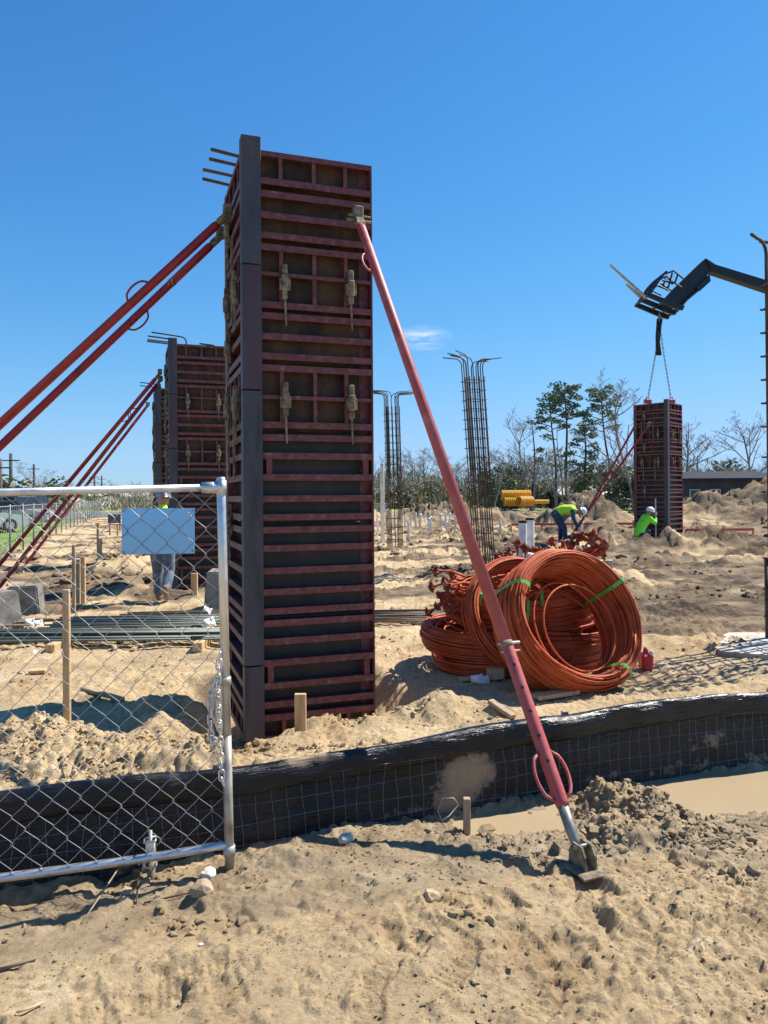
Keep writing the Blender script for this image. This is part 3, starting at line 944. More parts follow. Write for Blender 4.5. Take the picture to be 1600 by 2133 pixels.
def zrel(y):
    return CAM_Z + (1035 - y) * K57 - BASE_Z


def make_column(label, group):
    root = thing('column_form', label, 'column form', group=group)
    top = zrel(310)
    RD = 0.085                 # rail depth
    meshes = {}

    def rail_mesh(L, hgt, m):
        key = ('r', L, hgt, m)
        if key not in meshes:
            f, th = hgt / 2, 0.009
            prof = [(0, -f), (0, f), (RD, f), (RD, f - th), (th, f - th), (th, -f)]   # angle section: (depth, z)
            mb = MB().prism(prof, -L / 2, L / 2, lambda a, b, d: Vector((d, a, b)))
            meshes[key] = mb.mesh('rail', m)
        return meshes[key]

    def rib_mesh(Hh, w=0.03):
        key = ('v', round(Hh, 3), w)
        if key not in meshes:
            mb = MB()
            mb.box((0, 0.006, 0), (w, 0.01, Hh)); mb.box((0, 0.045, 0), (0.009, 0.066, Hh))
            meshes[key] = mb.mesh('stiffener', 'rail')
        return meshes[key]

    def clamp(parent, loc, rz, tall=1.0):
        key = ('clamp',)
        if key not in meshes:
            b = MB()
            b.cbox((0, -0.02, 0), (0.052, 0.05, 0.13), 0.008)
            b.cbox((0, -0.015, 0.105), (0.04, 0.04, 0.08), 0.006)
            b.cbox((0, -0.012, -0.095), (0.04, 0.04, 0.06), 0.006)
            for sx in (-1, 1):
                b.cbox((sx * 0.034, -0.02, -0.01), (0.016, 0.03, 0.09), 0.004)
            meshes[key] = b.mesh('clamp', 'clamp')
            rdm = MB()
            rdm.tube([(0, -0.014, -0.12), (0.004, -0.016, -0.22), (0.01, -0.012, -0.33)], [0.011, 0.009, 0.006], 5)
            meshes[('rod',)] = rdm.mesh('wedge_rod', 'clamp')
        c = link('clamp', meshes[key], parent, loc)
        c.rotation_euler = (0, 0, rz)
        link('wedge_rod', meshes[('rod',)], c)
        return c

    sheet_b = [310, 385, 498, 642, 750, 895, 1089, 1286, 1482, zrel(0) and 1545]
    for k in range(4):
        ang = k * math.pi / 2
        Rm = Matrix.Rotation(ang, 3, 'Z')
        wide = (k % 2 == 0)
        if wide:
            u0, u1 = 0.15, CW - 0.012
        else:
            u0, u1 = RD + 0.012, CW - RD - 0.012
        L = u1 - u0
        cu = (u0 + u1) / 2 - CW / 2

        def put(name, me, u, dep, z, rz=0.0):
            o = link(name, me, root)
            o.location = Rm @ Vector((u, -CW / 2 + dep, z))
            o.rotation_euler = (0, 0, ang + rz)
            return o

        # skin, one sheet per bay of the form
        for i in range(len(sheet_b) - 1):
            za, zb = zrel(sheet_b[i + 1]), zrel(sheet_b[i])
            key = ('s', wide, i)
            if key not in meshes:
                mb = MB()
                nx = 6
                vs, fs = [], []
                for a in range(nx + 1):
                    for z in (-1, 1):
                        bow = 0.004 * math.sin(a / nx * math.pi * 2 + i)
                        for dd in (0, 0.006):
                            vs.append(((a / nx - 0.5) * L, bow + dd, z * ((zb - za) / 2 - 0.002)))
                for a in range(nx):
                    o = a * 4
                    fs += [(o, o + 4, o + 6, o + 2), (o + 1, o + 3, o + 7, o + 5), (o + 2, o + 6, o + 7, o + 3), (o, o + 1, o + 5, o + 4)]
                fs += [(0, 2, 3, 1), (nx * 4, nx * 4 + 1, nx * 4 + 3, nx * 4 + 2)]
                mb.add(vs, fs)
                meshes[key] = mb.mesh('face_sheet', 'sheet_rust' if i < 5 else 'sheet_dark')
            put('face_sheet', meshes[key], cu, RD + 0.008, (za + zb) / 2)
        # horizontal rails
        for y in RAIL_Y:
            thin = y in (565.5, 824)
            put('rail', rail_mesh(L, 0.03 if thin else 0.05, 'rail'), cu, 0.004 if not thin else 0.012, zrel(y))
        put('rail', rail_mesh(L, 0.04, 'rail'), cu, 0.002, top - 0.02)
        put('rail', rail_mesh(L, 0.05, 'rail'), cu, 0.002, 0.03)
        # upright stiffeners
        fr = [0.175, 0.475, 0.765]

        def ribs(ya, yb, fl, w=0.03):
            za, zb = zrel(yb), zrel(ya)
            for f in fl:
                put('stiffener', rib_mesh(zb - za, w), u0 + L * f - CW / 2, 0.012, (za + zb) / 2)
        ribs(319, 365, fr)
        ribs(518, 560, fr); ribs(571, 624, fr)
        ribs(770, 819, fr); ribs(829, 876, fr)
        ribs(953, 986, [0.06, 0.94], 0.045)
        ribs(1388, 1423, [0.06, 0.94], 0.045)
        ribs(1503, 1537, fr)
        # edge flanges / corner plates
        fl = ('flange', wide)
        if fl not in meshes:
            meshes[fl] = MB().box((0, RD / 2 + 0.004, 0), (0.0115, RD + 0.006, top - 0.002)).mesh('edge_flange', 'rail')
        put('edge_flange', meshes[fl], u1 + 0.006 - CW / 2, 0.0, top / 2)
        put('edge_flange', meshes[fl], u0 - 0.006 - CW / 2, 0.0, top / 2)
        if wide:
            segs = [(1545, 1385), (1383.5, 812), (810.5, 551), (549.5, 283)]
            for j, (ya, yb) in enumerate(segs):
                za, zb = zrel(ya), zrel(yb) if j < 3 else CH + 0.08
                key = ('cs', j)
                if key not in meshes:
                    mb = MB()
                    mb.cbox((0.075, -0.002, 0), (0.149, 0.012, zb - za - 0.004), 0.003)
                    mb.box((0.007, 0.055, 0), (0.013, 0.1, zb - za - 0.006))
                    meshes[key] = mb.mesh('corner_plate', ['corner', 'corner', 'corner_red', 'corner'][j])
                put('corner_plate', meshes[key], -CW / 2, -0.002, (za + zb) / 2)
        # clamps
        for yc in (585, 832):
            for f in (0.2, 0.8):
                clamp(root, Rm @ Vector((u0 + L * f - CW / 2, -CW / 2 - 0.004, zrel(yc))), ang)
        if k == 3:            # the face toward the braces carries more gear
            for yc in (420, 690, 1087):
                for f in (0.3,):
                    clamp(root, Rm @ Vector((u0 + L * f - CW / 2, -CW / 2 - 0.004, zrel(yc))), ang)
            for f in (0.2, 0.62):
                key = ('soldier',)
                if key not in meshes:
                    meshes[key] = MB().cbox((0, -0.012, 0), (0.022, 0.02, 0.7), 0.003).mesh('tie_bar', 'clamp')
                put('tie_bar', meshes[key], u0 + L * f - CW / 2, -0.006, zrel(560))
                put('tie_bar', meshes[key], u0 + L * f - CW / 2 + 0.05, -0.006, zrel(900))
    return root


col1 = make_column('tall nearest maroon steel column form standing behind the gate post', 'steel column forms')
col1.location = (COL_C[0], COL_C[1], BASE_Z)
col1.rotation_euler = (0, 0, COL_ANG)
for o in bpy.data.objects:
    if o.parent is not None:
        KIDS.setdefault(o.parent.name, []).append(o)

for (label, C, z, a) in (
        ('second maroon column form, partly hidden behind the nearest column', (-3.45, 13.75), -0.2, COL_ANG),
        ('farthest left column form, a narrow strip peeping out behind the second', (-5.32, 19.05), -0.2, COL_ANG),
        ('distant brown column form hanging from lifting chains on the right', (9.18, 24.9), 0.08, R(45))):
    c = copy_tree(col1)
    c['label'] = label
    c.location = (*C, z)
    c.rotation_euler = (0, 0, a)
    if C[0] > 0:
        c.scale = (1.1, 1.1, 1.0)


def bent_bar(p0, up, out, bend, r=0.014):
    """bar rising to p0+up then hooking over by 'out'"""
    p0 = Vector(p0); out = Vector(out); h = Vector((0, 0, 1))
    o = out.normalized()
    P = [p0, p0 + h * (up - bend)]
    for i in range(1, 6):
        a = i / 5 * math.pi / 2
        P.append(p0 + h * (up - bend) + o * bend * (1 - math.cos(a)) + h * bend * math.sin(a))
    P.append(p0 + h * up + out + h * 0.03)
    return MB().tube(P, r, 6)


def col_bars(C, z, ang, label, outs):
    t = thing('column_rebar', label, 'rebar', (*C, z), ang)
    for (x, y, up, ox, oy) in outs:
        bent_bar((x, y, 3.6), up - 3.6, (ox, oy, 0), 0.09).build('hooked_bar', 'rebar', t, True)
    return t


col_bars(COL_C, BASE_Z, COL_ANG, 'hooked bar ends poking out left of the nearest column top',
         [(-0.36, -0.22, 4.64, -0.36, 0), (-0.36, -0.02, 4.66, -0.35, 0.02), (-0.36, 0.2, 4.66, -0.38, 0.02), (-0.36, 0.36, 4.64, -0.37, 0),
          (0.1, 0.38, 4.58, 0.1, 0.5), (0.36, 0.3, 4.56, 0.15, 0.3)])
col_bars((-3.45, 13.75), -0.2, COL_ANG, 'hooked bar ends on top of the second column form',
         [(-0.36, -0.2, 4.72, -0.5, 0), (-0.36, 0.0, 4.7, -0.5, 0.02), (-0.36, 0.25, 4.72, -0.5, 0.02), (-0.2, -0.3, 4.75, -0.6, -0.1),
          (0.2, 0.3, 4.68, 0.6, 0.1), (0.36, -0.1, 4.68, -0.3, 0.1)])
col_bars((-5.32, 19.05), -0.2, COL_ANG, 'hooked bar ends on top of the farthest left column form',
         [(-0.36, -0.2, 4.72, -0.5, 0), (-0.36, 0.2, 4.7, -0.5, 0.02)])


# ------------------------------------------------------------------ braces
def brace(label, top, foot, hpos, split, m='brace', flip=1, group='push-pull braces', head=None, r=0.0345):
    """red push-pull prop from a form down to a foot plate; origin at the foot"""
    top, foot = Vector(top), Vector(foot)
    t = thing('pipe_brace', label, 'brace', foot, 0, group)
    d = top - foot
    L = d.length
    d.normalize()
    side = d.cross(Vector((0, 0, 1))).normalized()
    upn = side.cross(d).normalized()
    P = lambda s: d * s
    MB().tube([P(0.24), P(0.26), P(split - 0.02), P(split)], [r * 0.86, r * 0.94, r * 0.94, r * 0.94], 16).build('lower_tube', m, t, True)
    MB().tube([P(split - 0.01), P(L - 0.14), P(L - 0.1)], [r, r, r * 0.65], 16).build('upper_tube', m, t, True)
    # collar and pin at the joint
    MB().tube([P(split - 0.025), P(split + 0.005)], r * 1.03, 16).build('collar', 'rebar_brown', t, True)
    MB().tube([P(split) - side * 0.05, P(split) + side * 0.08], 0.008, 6).build('pin', 'galv_dirty', t, True)
    MB().tube([P(split - 0.045) - side * 0.045, P(split - 0.045) + side * 0.065], 0.006, 6).build('pin', 'galv_dirty', t, True)
    # peg holes down the lower tube
    nn = Vector((0, -1, 0))
    nn = (nn - d * nn.dot(d)).normalized()
    for i in range(5):
        c = P(split - 0.13 - i * 0.12)
        MB().tube([c + nn * (r * 0.9 - 0.004), c + nn * (r * 0.94 + 0.002)], 0.008, 10).build('peg_hole', 'black', t)
    # turnbuckle screw and handles
    MB().tube([P(0.06), P(0.1), P(0.13), P(0.26)], [0.018, 0.022, 0.026, 0.026], 10).build('screw', 'steel', t, True)
    hdir = upn if abs(side.y) > 0.75 else side
    for s0, sg in hpos:
        pts = []
        for a in range(9):
            f = a / 8
            bul = math.sin(f * math.pi) ** 0.45
            pts.append(P(s0 + f * 0.22) + hdir * sg * (r * 0.9 + 0.056 * bul))
        MB().tube(pts, 0.0085, 6).build('handle', m, t, True)
    # foot: plate and two lugs with a bolt
    gx = Vector((d.x, d.y, 0)).normalized()
    rz = math.atan2(gx.y, gx.x)
    Rz = Matrix.Rotation(rz, 3, 'Z')
    MB().cbox((0, 0, -0.012), (0.22, 0.15, 0.012), 0.003, Rz).build('foot_plate', 'clamp', t)
    for sg in (-1, 1):
        mb = MB()
        prof = [(-0.06, 0.0), (0.06, 0.0), (0.055, 0.055), (0.03, 0.092), (-0.03, 0.092), (-0.055, 0.055)]
        mb.prism(prof, sg * 0.026 - 0.005, sg * 0.026 + 0.005, lambda a, b, dd: Rz @ Vector((a, dd, b - 0.005)))
        mb.build('foot_lug', 'clamp', t)
    MB().tube([Rz @ Vector((0, -0.045, 0.075)), Rz @ Vector((0, 0.045, 0.075))], 0.011, 8).build('bolt', 'steel', t, True)
    # head bracket on the form
    hb = MB()
    c = d * (L - 0.05)
    rm = rot_to(d)
    hb.cbox(c, (0.075, 0.05, 0.13), 0.008, rm)
    hb.cbox(c + d * 0.05 + Vector((0, 0, 0.03)), (0.075, 0.075, 0.1), 0.01, Matrix.Rotation(rz, 3, 'Z'))
    hb.tube([c - side * 0.1, c + side * 0.1], 0.012, 6)
    hb.tube([c + d * 0.03 - side * 0.08 + Vector((0, 0, 0.02)), c + d * 0.03 + side * 0.1 + Vector((0, 0, 0.02))], 0.01, 6)
    hb.build('head_bracket', 'clamp', t)
    return t


def gw(px, py):
    """ground point seen at a foreground pixel"""
    d = 3.0
    for _ in range(12):
        p = at(px, py, d)
        g = gz(p.x, p.y)
        d *= 1 + (p.z - g) / (CAM_Z - g + 1e-6) * 0.9
    p = at(px, py, d); p.z = gz(p.x, p.y)
    return p


nR, nL = Vector((0.3256, -0.9455, 0)), Vector((-0.9455, -0.3256, 0))
ft = gw(1214, 1808) + Vector((0, 0, 0.02))
brace('long faded red brace leaning on the nearest column, its foot in the mud', at(745, 452, 5.78), ft, [(0.27, -1), (0.27, 1), (4.0, -1)], 1.05)
brace('upper of the two thick red braces running off the left edge', at(474, 447, 6.0), (-4.91, 5.04, 0.06), [(4.35, 1)], 2.6, 'brace_shaded')
brace('lower of the two thick red braces running off the left edge', at(459, 492, 6.42), (-4.98, 5.56, 0.06), [(4.2, -1)], 4.75, 'brace_shaded')
brace('thin red brace from the second column, leftmost behind the gate', at(333, 778, 13.35), (-6.9, 12.5, 0.05), [(3.8, -1)], 2.4, 'brace_shaded')
brace('red brace from the second column, passing in front of the grey block', at(334, 792, 13.7), (-6.32, 11.9, 0.05), [(3.8, 1)], 2.4, 'brace_shaded')
brace('thin red brace from the farthest left column form', at(308, 844, 18.3), (-8.0, 16.3, 0.05), [(3.4, 1)], 2.4, 'brace_shaded')
bf = at(1186, 1112, 23.3)
brace('upper red brace on the distant column beside the bending worker', at(1352, 884, 23.9), (bf.x, bf.y, gz(bf.x, bf.y) + 0.03), [(0.6, 1)], 2.2, 'brace_shaded')
brace('lower red brace on the distant column behind its left edge', at(1322, 888, 24.6), (bf.x + 0.25, bf.y + 0.9, gz(bf.x + .25, bf.y + .9) + 0.03), [(0.6, 1)], 2.2, 'brace_shaded')


# ------------------------------------------------------------------ silt fence
def silt_fence():
    t = thing('silt_fence', 'low black film silt fence with wire grid crossing the foreground', 'silt fence', (0, 4, 0))
    xs = np.arange(-4.2, 5.6, 0.03)
    ys_ = np.interp(xs, FXs, FYs)
    ker = np.ones(15) / 15
    ys_ = np.convolve(np.pad(ys_, 7, mode='edge'), ker, 'valid')
    tx = np.gradient(xs); ty = np.gradient(ys_)
    ln = np.hypot(tx, ty)
    nx_, ny_ = ty / ln, -tx / ln          # toward the camera side
    s = np.cumsum(ln)
    wob = fbm(s, s * 0, 0.8, 3, 201)
    hgt = 0.405 + 0.035 * fbm(s, s * 0 + 5, 1.0, 4, 204)

    def sheet(prof, name, amp, seed):
        n, k = len(xs), len(prof)
        V = []
        mud = []
        for j, (o, z) in enumerate(prof):
            w = amp * fbm(s, s * 0 + z * 3.0, 0.16, 4, seed) + amp * 1.5 * fbm(s * 0.6, s * 0 + z * 2.0, 0.6, 2, seed + 5)
            off = (o - 0.012) * (1 + 0.35 * fbm(s, s * 0 + 2, 0.5, 3, seed + 9)) + 0.012 + w + 0.02 * wob
            zz = z * hgt / 0.42
            V.append(np.stack([xs + nx_ * off, ys_ + ny_ * off - 4, zz + 0.3 * w], 1))
            md = 0.55 * np.exp(-((xs - 0.42) / 0.16) ** 2) * np.exp(-((z - 0.17) / 0.13) ** 2) * 2.0
            md = md + 0.3 * np.exp(-(z / 0.05) ** 2) + 0.4 * np.exp(-((xs - 1.95) / 0.25) ** 2) * np.exp(-((z - 0.14) / 0.09) ** 2)
            md = md + 0.5 * np.exp(-((xs + 0.38) / 0.12) ** 2) * (z > 0.38) + 0.15 * (xs > 1.1) * np.exp(-(z / 0.15) ** 2)
            mud.append(md)
        V = np.concatenate(V)
        me = bpy.data.meshes.new(name)
        F = [(j * n + i, j * n + i + 1, (j + 1) * n + i + 1, (j + 1) * n + i) for j in range(k - 1) for i in range(n - 1)]
        me.from_pydata(V.tolist(), [], F)
        a = me.attributes.new('mud', 'FLOAT', 'POINT')
        a.data.foreach_set('value', np.concatenate(mud).astype(np.float32))
        me.materials.append(M['film'])
        me.shade_smooth()
        o = link(name, me, t)
        md_ = o.modifiers.new('thickness', 'SOLIDIFY'); md_.thickness = 0.002
        return o

    prof = [(0.05, -0.16), (0.035, -0.08), (0.02, -0.02)] + [(0.015 * (1 - z / 0.3), z) for z in np.linspace(0.02, 0.30, 14)]
    sheet(prof, 'fence_sheet', 0.008, 211)
    roll = []
    for a in np.linspace(-0.55 * math.pi, 1.25 * math.pi, 18):
        ca, sa = math.cos(a), math.sin(a)
        roll.append((0.012 + 0.038 * math.copysign(abs(ca) ** 0.8, ca), 0.345 + 0.075 * math.copysign(abs(sa) ** 0.8, sa)))
    sheet(roll, 'rolled_top', 0.013, 231)
    # wires
    W0 = lambda x, z, o=0.022: Vector((x + np.interp(x, xs, nx_) * (o + 0.012 * (1 - z / 0.3)), np.interp(x, xs, ys_) + np.interp(x, xs, ny_) * (o + 0.012 * (1 - z / 0.3)) - 4, z))
    x = -2.4
    while x < 3.2:
        k1, k2 = rnd.uniform(-0.012, 0.012), rnd.uniform(-0.006, 0.006)
        pts = [W0(x + k1 * math.sin(z * 14 + k1 * 300) + k2 * z * 6, z, 0.03 if abs(z - 0.1) > 0.03 else 0.034) for z in (-0.06, 0.0, 0.06, 0.12, 0.18, 0.24, 0.3)]
        MB().tube(pts, 0.0009, 4, caps=False).build('grid_wire', 'grid', t)
        x += 0.066 + rnd.uniform(-0.004, 0.004)
    for z in (0.02, 0.11, 0.2, 0.285):
        pts = [W0(xx, z + 0.006 * math.sin(xx * 5 + z * 30), 0.032) for xx in np.arange(-2.6, 3.3, 0.06)]
        MB().tube(pts, 0.0009, 4, caps=False).build('grid_wire', 'grid', t)
    # stakes behind and in front
    for (px, py0, py1, d, w) in ((451, 1590, 1745, 3.5, 0.03), (972, 1662, 1700, 3.75, 0.035)):
        a, b = at(px, py0, d), at(px, py1, d)
        MB().cbox(((a.x), a.y - 4, (a.z + b.z) / 2 - 0.05), (w, w, a.z - b.z + 0.1), 0.003).build('stake', 'wood_grey', t)
    for x in (-2.5, 1.05, 2.5, 3.9):
        y = np.interp(x, xs, ys_) + 0.09 - 4
        MB().cbox((x, y, 0.14), (0.038, 0.038, 0.5), 0.003).build('stake', 'wood_grey', t)
    return t


silt_fence()


# ------------------------------------------------------------------ chain-link gate
def gate():
    pb, pt = at(478, 1782, 3.28), at(460, 994, 3.28)
    pb.z = gz(pb.x, pb.y) + 0.02
    t = thing('chain_link_gate', 'galvanised chain link gate leaf standing at the left edge', 'gate', pb)
    O = pb
    up = (pt - pb)
    H = up.length
    up.normalize()
    left = Vector((-0.976, -0.217, 0)).normalized()
    left = (left - up * left.dot(up)).normalized()
    nrm = left.cross(up).normalized()
    G = lambda s, h, o=0.0: left * s + up * h + nrm * o
    rp = 0.0195
    MB().tube([G(0, 0.55), G(0, H - 0.006), G(0, H)], [rp, rp, rp * 0.8], 14).build('gate_post', 'galv', t, True)
    MB().tube([G(0, -0.06), G(0, 0.56)], rp * 1.04, 14).build('muddy_post_foot', 'galv_dirty', t, True)
    zt = H - 0.045
    zb = 0.065
    WID = 2.6
    MB().tube([G(0.012, zt), G(WID, zt - 0.01)], 0.0165, 14).build('top_rail', 'galv', t, True)
    pts = [G(0.0, zb + 0.012)] + [G(s, zb + 0.018 * math.exp(-s * 5) - 0.012 * math.sin(s * 1.2)) for s in (0.06, 0.13, 0.22, 0.4, 0.8, 1.3, 1.8, WID)]
    MB().tube(pts, 0.0185, 14).build('bottom_rail', 'galv', t, True)
    MB().tube([G(0.004, zt), G(0.05, zt), G(0.085, zt)], [0.026, 0.026, 0.024], 14).build('rail_sleeve', 'galv', t, True)
    MB().tube([G(0, zt - 0.03), G(0, zt + 0.03)], 0.024, 14).build('rail_sleeve', 'galv', t, True)
    MB().tube([G(0, 0.80 - 0.018), G(0, 0.80 + 0.018)], 0.0245, 14).build('hinge_band', 'galv_dirty', t, True)
    MB().cbox(G(0.033, 0.80, 0.0), (0.035, 0.02, 0.03), 0.003).build('hinge_band', 'galv_dirty', t)
    MB().tube([G(0, 0.03), G(0, 0.075)], 0.026, 14).build('hinge_band', 'galv_dirty', t, True)
    # mesh, wire by wire
    w = 0.108
    z0, z1 = zb + 0.012, zt - 0.012
    nj = int((z1 - z0) / (w / 2))
    stp = (z1 - z0) / nj
    n = int((WID - 0.03) / (w / 2))
    for i in range(n):
        pts = []
        for j in range(nj + 1):
            hi = (j + i) % 2
            s = 0.018 + (i + hi) * w / 2
            jit = 0.004 * math.sin(i * 1.7 + j * 0.9)
            sag = -0.006 * math.sin(j / nj * math.pi)
            p = G(s + jit, z0 + j * stp + sag, 0)
            o = 0.0026 if hi else -0.0026
            sd = 0.006 * (1 if hi else -1)
            # rounded elbow hooking round its neighbour
            pts.append(p + up * (-0.006) - left * sd * 0.3 + nrm * o)
            pts.append(p + left * sd * 0.25 + nrm * (-o))
            pts.append(p + up * (0.006) - left * sd * 0.3 + nrm * (-o))
        MB().tube(pts, 0.0015, 5, caps=False).build('mesh_wire', 'wire', t, True)
    # drop rod
    s = 0.335
    MB().tube([G(s, -0.155, 0.045), G(s, 0.16, 0.045)], 0.0085, 8).build('drop_rod', 'galv_dirty', t, True)
    MB().tube([G(s, -0.12, 0.045), G(s, 0.03, 0.045)], 0.0175, 12).build('rod_sleeve', 'rebar_brown', t, True)
    for h in (0.02, 0.13):
        MB().tube([G(s - 0.024, h, 0.045), G(s - 0.024, h, 0.0), G(s + 0.024, h, 0.0), G(s + 0.024, h, 0.045), G(s - 0.024, h, 0.048)], 0.005, 6).build('rod_clip', 'galv', t, True)
    MB().cbox(G(s, 0.085, 0.045), (0.042, 0.024, 0.06), 0.004).build('rod_clip', 'galv', t)
    MB().tube([G(s + 0.024, 0.0, 0.05), G(s + 0.034, -0.02, 0.055), G(s + 0.03, 0.03, 0.055)], 0.006, 6).build('rod_clip', 'galv', t, True)
    return O, left, up, nrm


GO, GL, GU, GN = gate()
if True:
    # aluminium board wired to the back of the mesh
    sz = (0.305, 0.003, 0.2)
    c = at(328, 1107, 3.2)
    s = (c - GO).dot(GL)
    h = (c - GO).dot(GU)
    c = GO + GL * s + GU * h - GN * 0.012 if GN.y < 0 else GO + GL * s + GU * h + GN * 0.012
    t = thing('sign_board', 'blank aluminium sign back, blue with painted-in sky reflection, fixed behind the gate mesh', 'sign', c - GU * 0.1)
    fr = Matrix((-GL, Vector((0, 1, 0)), GU)).transposed()
    fr = Matrix((-GL, (GU.cross(-GL)), GU)).transposed()
    b = MB().cbox((0, 0, 0.1), sz, 0.0012)
    b.build('board', 'board', t).rotation_euler = (fr @ Matrix.Rotation(R(1.2), 3, 'Y')).to_euler()
    for sx in (-1, 1):
        for sz_ in (0.012, 0.188):
            bo = MB().tube([(sx * 0.142, 0.006, sz_), (sx * 0.142, -0.012, sz_)], 0.004, 6)
            bo.build('tie', 'steel', t).rotation_euler = (fr @ Matrix.Rotation(R(1.2), 3, 'Y')).to_euler()


def chain(name, label, pts, pitch, r, w, m='galv'):
    """chain of real links along pts"""
    t = thing(name, label, 'chain', pts[-1])
    O = Vector(pts[-1])
    loop = []
    L = pitch * 1.45
    for k in range(14):
        a = 2 * math.pi * k / 14
        loop.append((math.cos(a) * w, 0, math.sin(a) * w + (L / 2 - w) * (1 if math.sin(a) > 0 else -1)))
    me = MB().tube(loop, r, 5, closed=True).mesh('link', m, True)
    pts = [Vector(p) for p in pts]
    k = 0
    acc = 0.0
    for a, b in zip(pts, pts[1:]):
        d = (b - a)
        n = max(1, round(d.length / pitch))
        for i in range(n):
            o = link('link', me, t, a + d * ((i + 0.5) / n) - O)
            q = rot_to(d) @ Matrix.Rotation((k % 2) * math.pi / 2 + 0.4, 3, 'Z')
            o.rotation_euler = q.to_euler()
            k += 1
    return t


gp = lambda s, h, o=-0.045: GO + GL * s + GU * h + (GN if GN.y < 0 else -GN) * -o
chain('gate_chain', 'galvanised chain looped beside the gate post', [gp(0.02, 0.93, -0.035), gp(0.035, 0.8, -0.04), gp(0.03, 0.6, -0.04), gp(0.025, 0.38, -0.035), gp(0.02, 0.36, -0.03)],
      0.034, 0.0042, 0.012)
chain('gate_chain', 'shorter hanging loop of galvanised chain left of the gate post', [gp(0.035, 0.82, -0.04), gp(0.065, 0.76, -0.04), gp(0.068, 0.6, -0.04), gp(0.06, 0.53, -0.04), gp(0.045, 0.55, -0.04)],
      0.034, 0.0042, 0.012)


# ------------------------------------------------------------------ stakes, boards, blocks
def stake(label, px, y0, y1, d, w, m='wood', th=None, lean=(0, 0), cap=None):
    a, b = at(px, y0, d), at(px, y1, d)
    g = gz(b.x, b.y)
    H = a.z - g
    t = tag(None or MB().cbox((lean[0] / 2, lean[1] / 2, H / 2 - 0.05), (w, th or w * 0.6, H + 0.1), 0.003,
            Euler((-lean[1] / max(H, .1), lean[0] / max(H, .1), 0)).to_matrix()).build('wooden_stake', m, None, False, (b.x, b.y, g)), label, 'stake', 'wooden stakes')
    return t


stake('tall pale wooden stake standing in a dirt mound behind the gate', 140, 1228, 1548, 4.85, 0.045)
stake('short thick pale timber stub in front of the nearest column', 626, 1445, 1518, 5.15, 0.078, th=0.04)
stake('thin grey stake left of the stake pair behind the rebar pile', 154, 1135, 1258, 10.6, 0.045, 'wood_grey')
stake('brown stake behind the thin grey stake', 163, 1165, 1215, 11.5, 0.06, 'wood_grey')
stake('short pale stake beside the brown stake', 173, 1160, 1217, 11.6, 0.07, 'wood')
stake('yellow-tipped stake far back on the left embankment', 204, 1090, 1145, 20.0, 0.06, 'wood_grey')
stake('small pale stake beside the yellow-tipped one', 208, 1122, 1155, 18.5, 0.09, 'wood')
stake('short pale timber stub right of the walking worker', 405, 1194, 1240, 12.2, 0.1, 'wood')
a = at(204, 1091, 20.0)
tag(MB().cbox((0, 0, 0), (0.12, 0.08, 0.06), 0.01).build('survey_flag', 'yellow', None, False, a + Vector((0.02, -0.05, 0))), 'yellow flagging tied on a far stake', 'flag')

blk = [(at(52, 1212, 10.9), 0.5, 0.42, 0.44, R(12), 'dark-faced concrete block on the left behind the braces'),
       (at(-18, 1268, 9.3), 0.5, 0.6, 0.52, R(-38), 'pale concrete block cut by the left edge'),
       (at(455, 1254, 10.9), 0.34, 0.75, 0.6, R(6), 'upright concrete block beside the gate post')]
for (p, sx, sy, sz, rz, lab) in blk:
    o = MB()
    bm = bmesh.new()
    bmesh.ops.create_cube(bm, size=1.0)
    for v in bm.verts:
        f = 0.8 if v.co.z > 0 else 1.0
        v.co.x *= sx * f; v.co.y *= sy * f; v.co.z = (v.co.z + 0.5) * sz
    bmesh.ops.bevel(bm, geom=bm.edges[:], offset=0.02, segments=2, affect='EDGES')
    me = bpy.data.meshes.new('concrete_block'); bm.to_mesh(me); bm.free()
    me.materials.append(M['concrete'])
    ob = link('concrete_block', me, None, (p.x, p.y, gz(p.x, p.y) - 0.04))
    ob.rotation_euler = (0, 0, rz)
    tag(ob, lab, 'concrete block', 'concrete blocks')


def board(label, p0, p1, w, th, m='wood', lift=0.012):
    a, b = Vector(p0), Vector(p1)
    za, zb = gz(a.x, a.y) + lift + th / 2, gz(b.x, b.y) + lift + th / 2
    c = (a + b) / 2
    L = (Vector((a.x, a.y, 0)) - Vector((b.x, b.y, 0))).length
    rot = Matrix.Rotation(math.atan2(b.y - a.y, b.x - a.x), 3, 'Z') @ Matrix.Rotation(-math.atan2(zb - za, L), 3, 'Y')
    o = MB().cbox((0, 0, 0), (L, w, th), 0.004).build('scrap_board', m, None, False, (c.x, c.y, (za + zb) / 2))
    o.rotation_euler = rot.to_euler()
    return tag(o, label, 'board', 'loose boards')


board('pale board lying below the orange coil', at(1115, 1462, 5.95), at(1200, 1428, 6.1), 0.11, 0.035)
board('short scrap of timber in the shade left of the brace', at(955, 1412, 6.55), at(990, 1412, 6.55), 0.07, 0.03)
board('short thick off-cut below the stacked coils by the brace', at(1018, 1400, 6.55), at(1045, 1400, 6.6), 0.1, 0.09)
board('long thin board on the sand behind the tall stake', at(172, 1432, 6.3), at(255, 1450, 6.0), 0.05, 0.03, 'wood_grey')
board('thin grey board lying by the silt fence under the brace', at(1020, 1452, 5.6), at(1070, 1482, 5.4), 0.06, 0.03, 'wood_grey')
board('small board on the sand at the left edge', at(60, 1405, 6.9), at(95, 1400, 6.95), 0.1, 0.03)

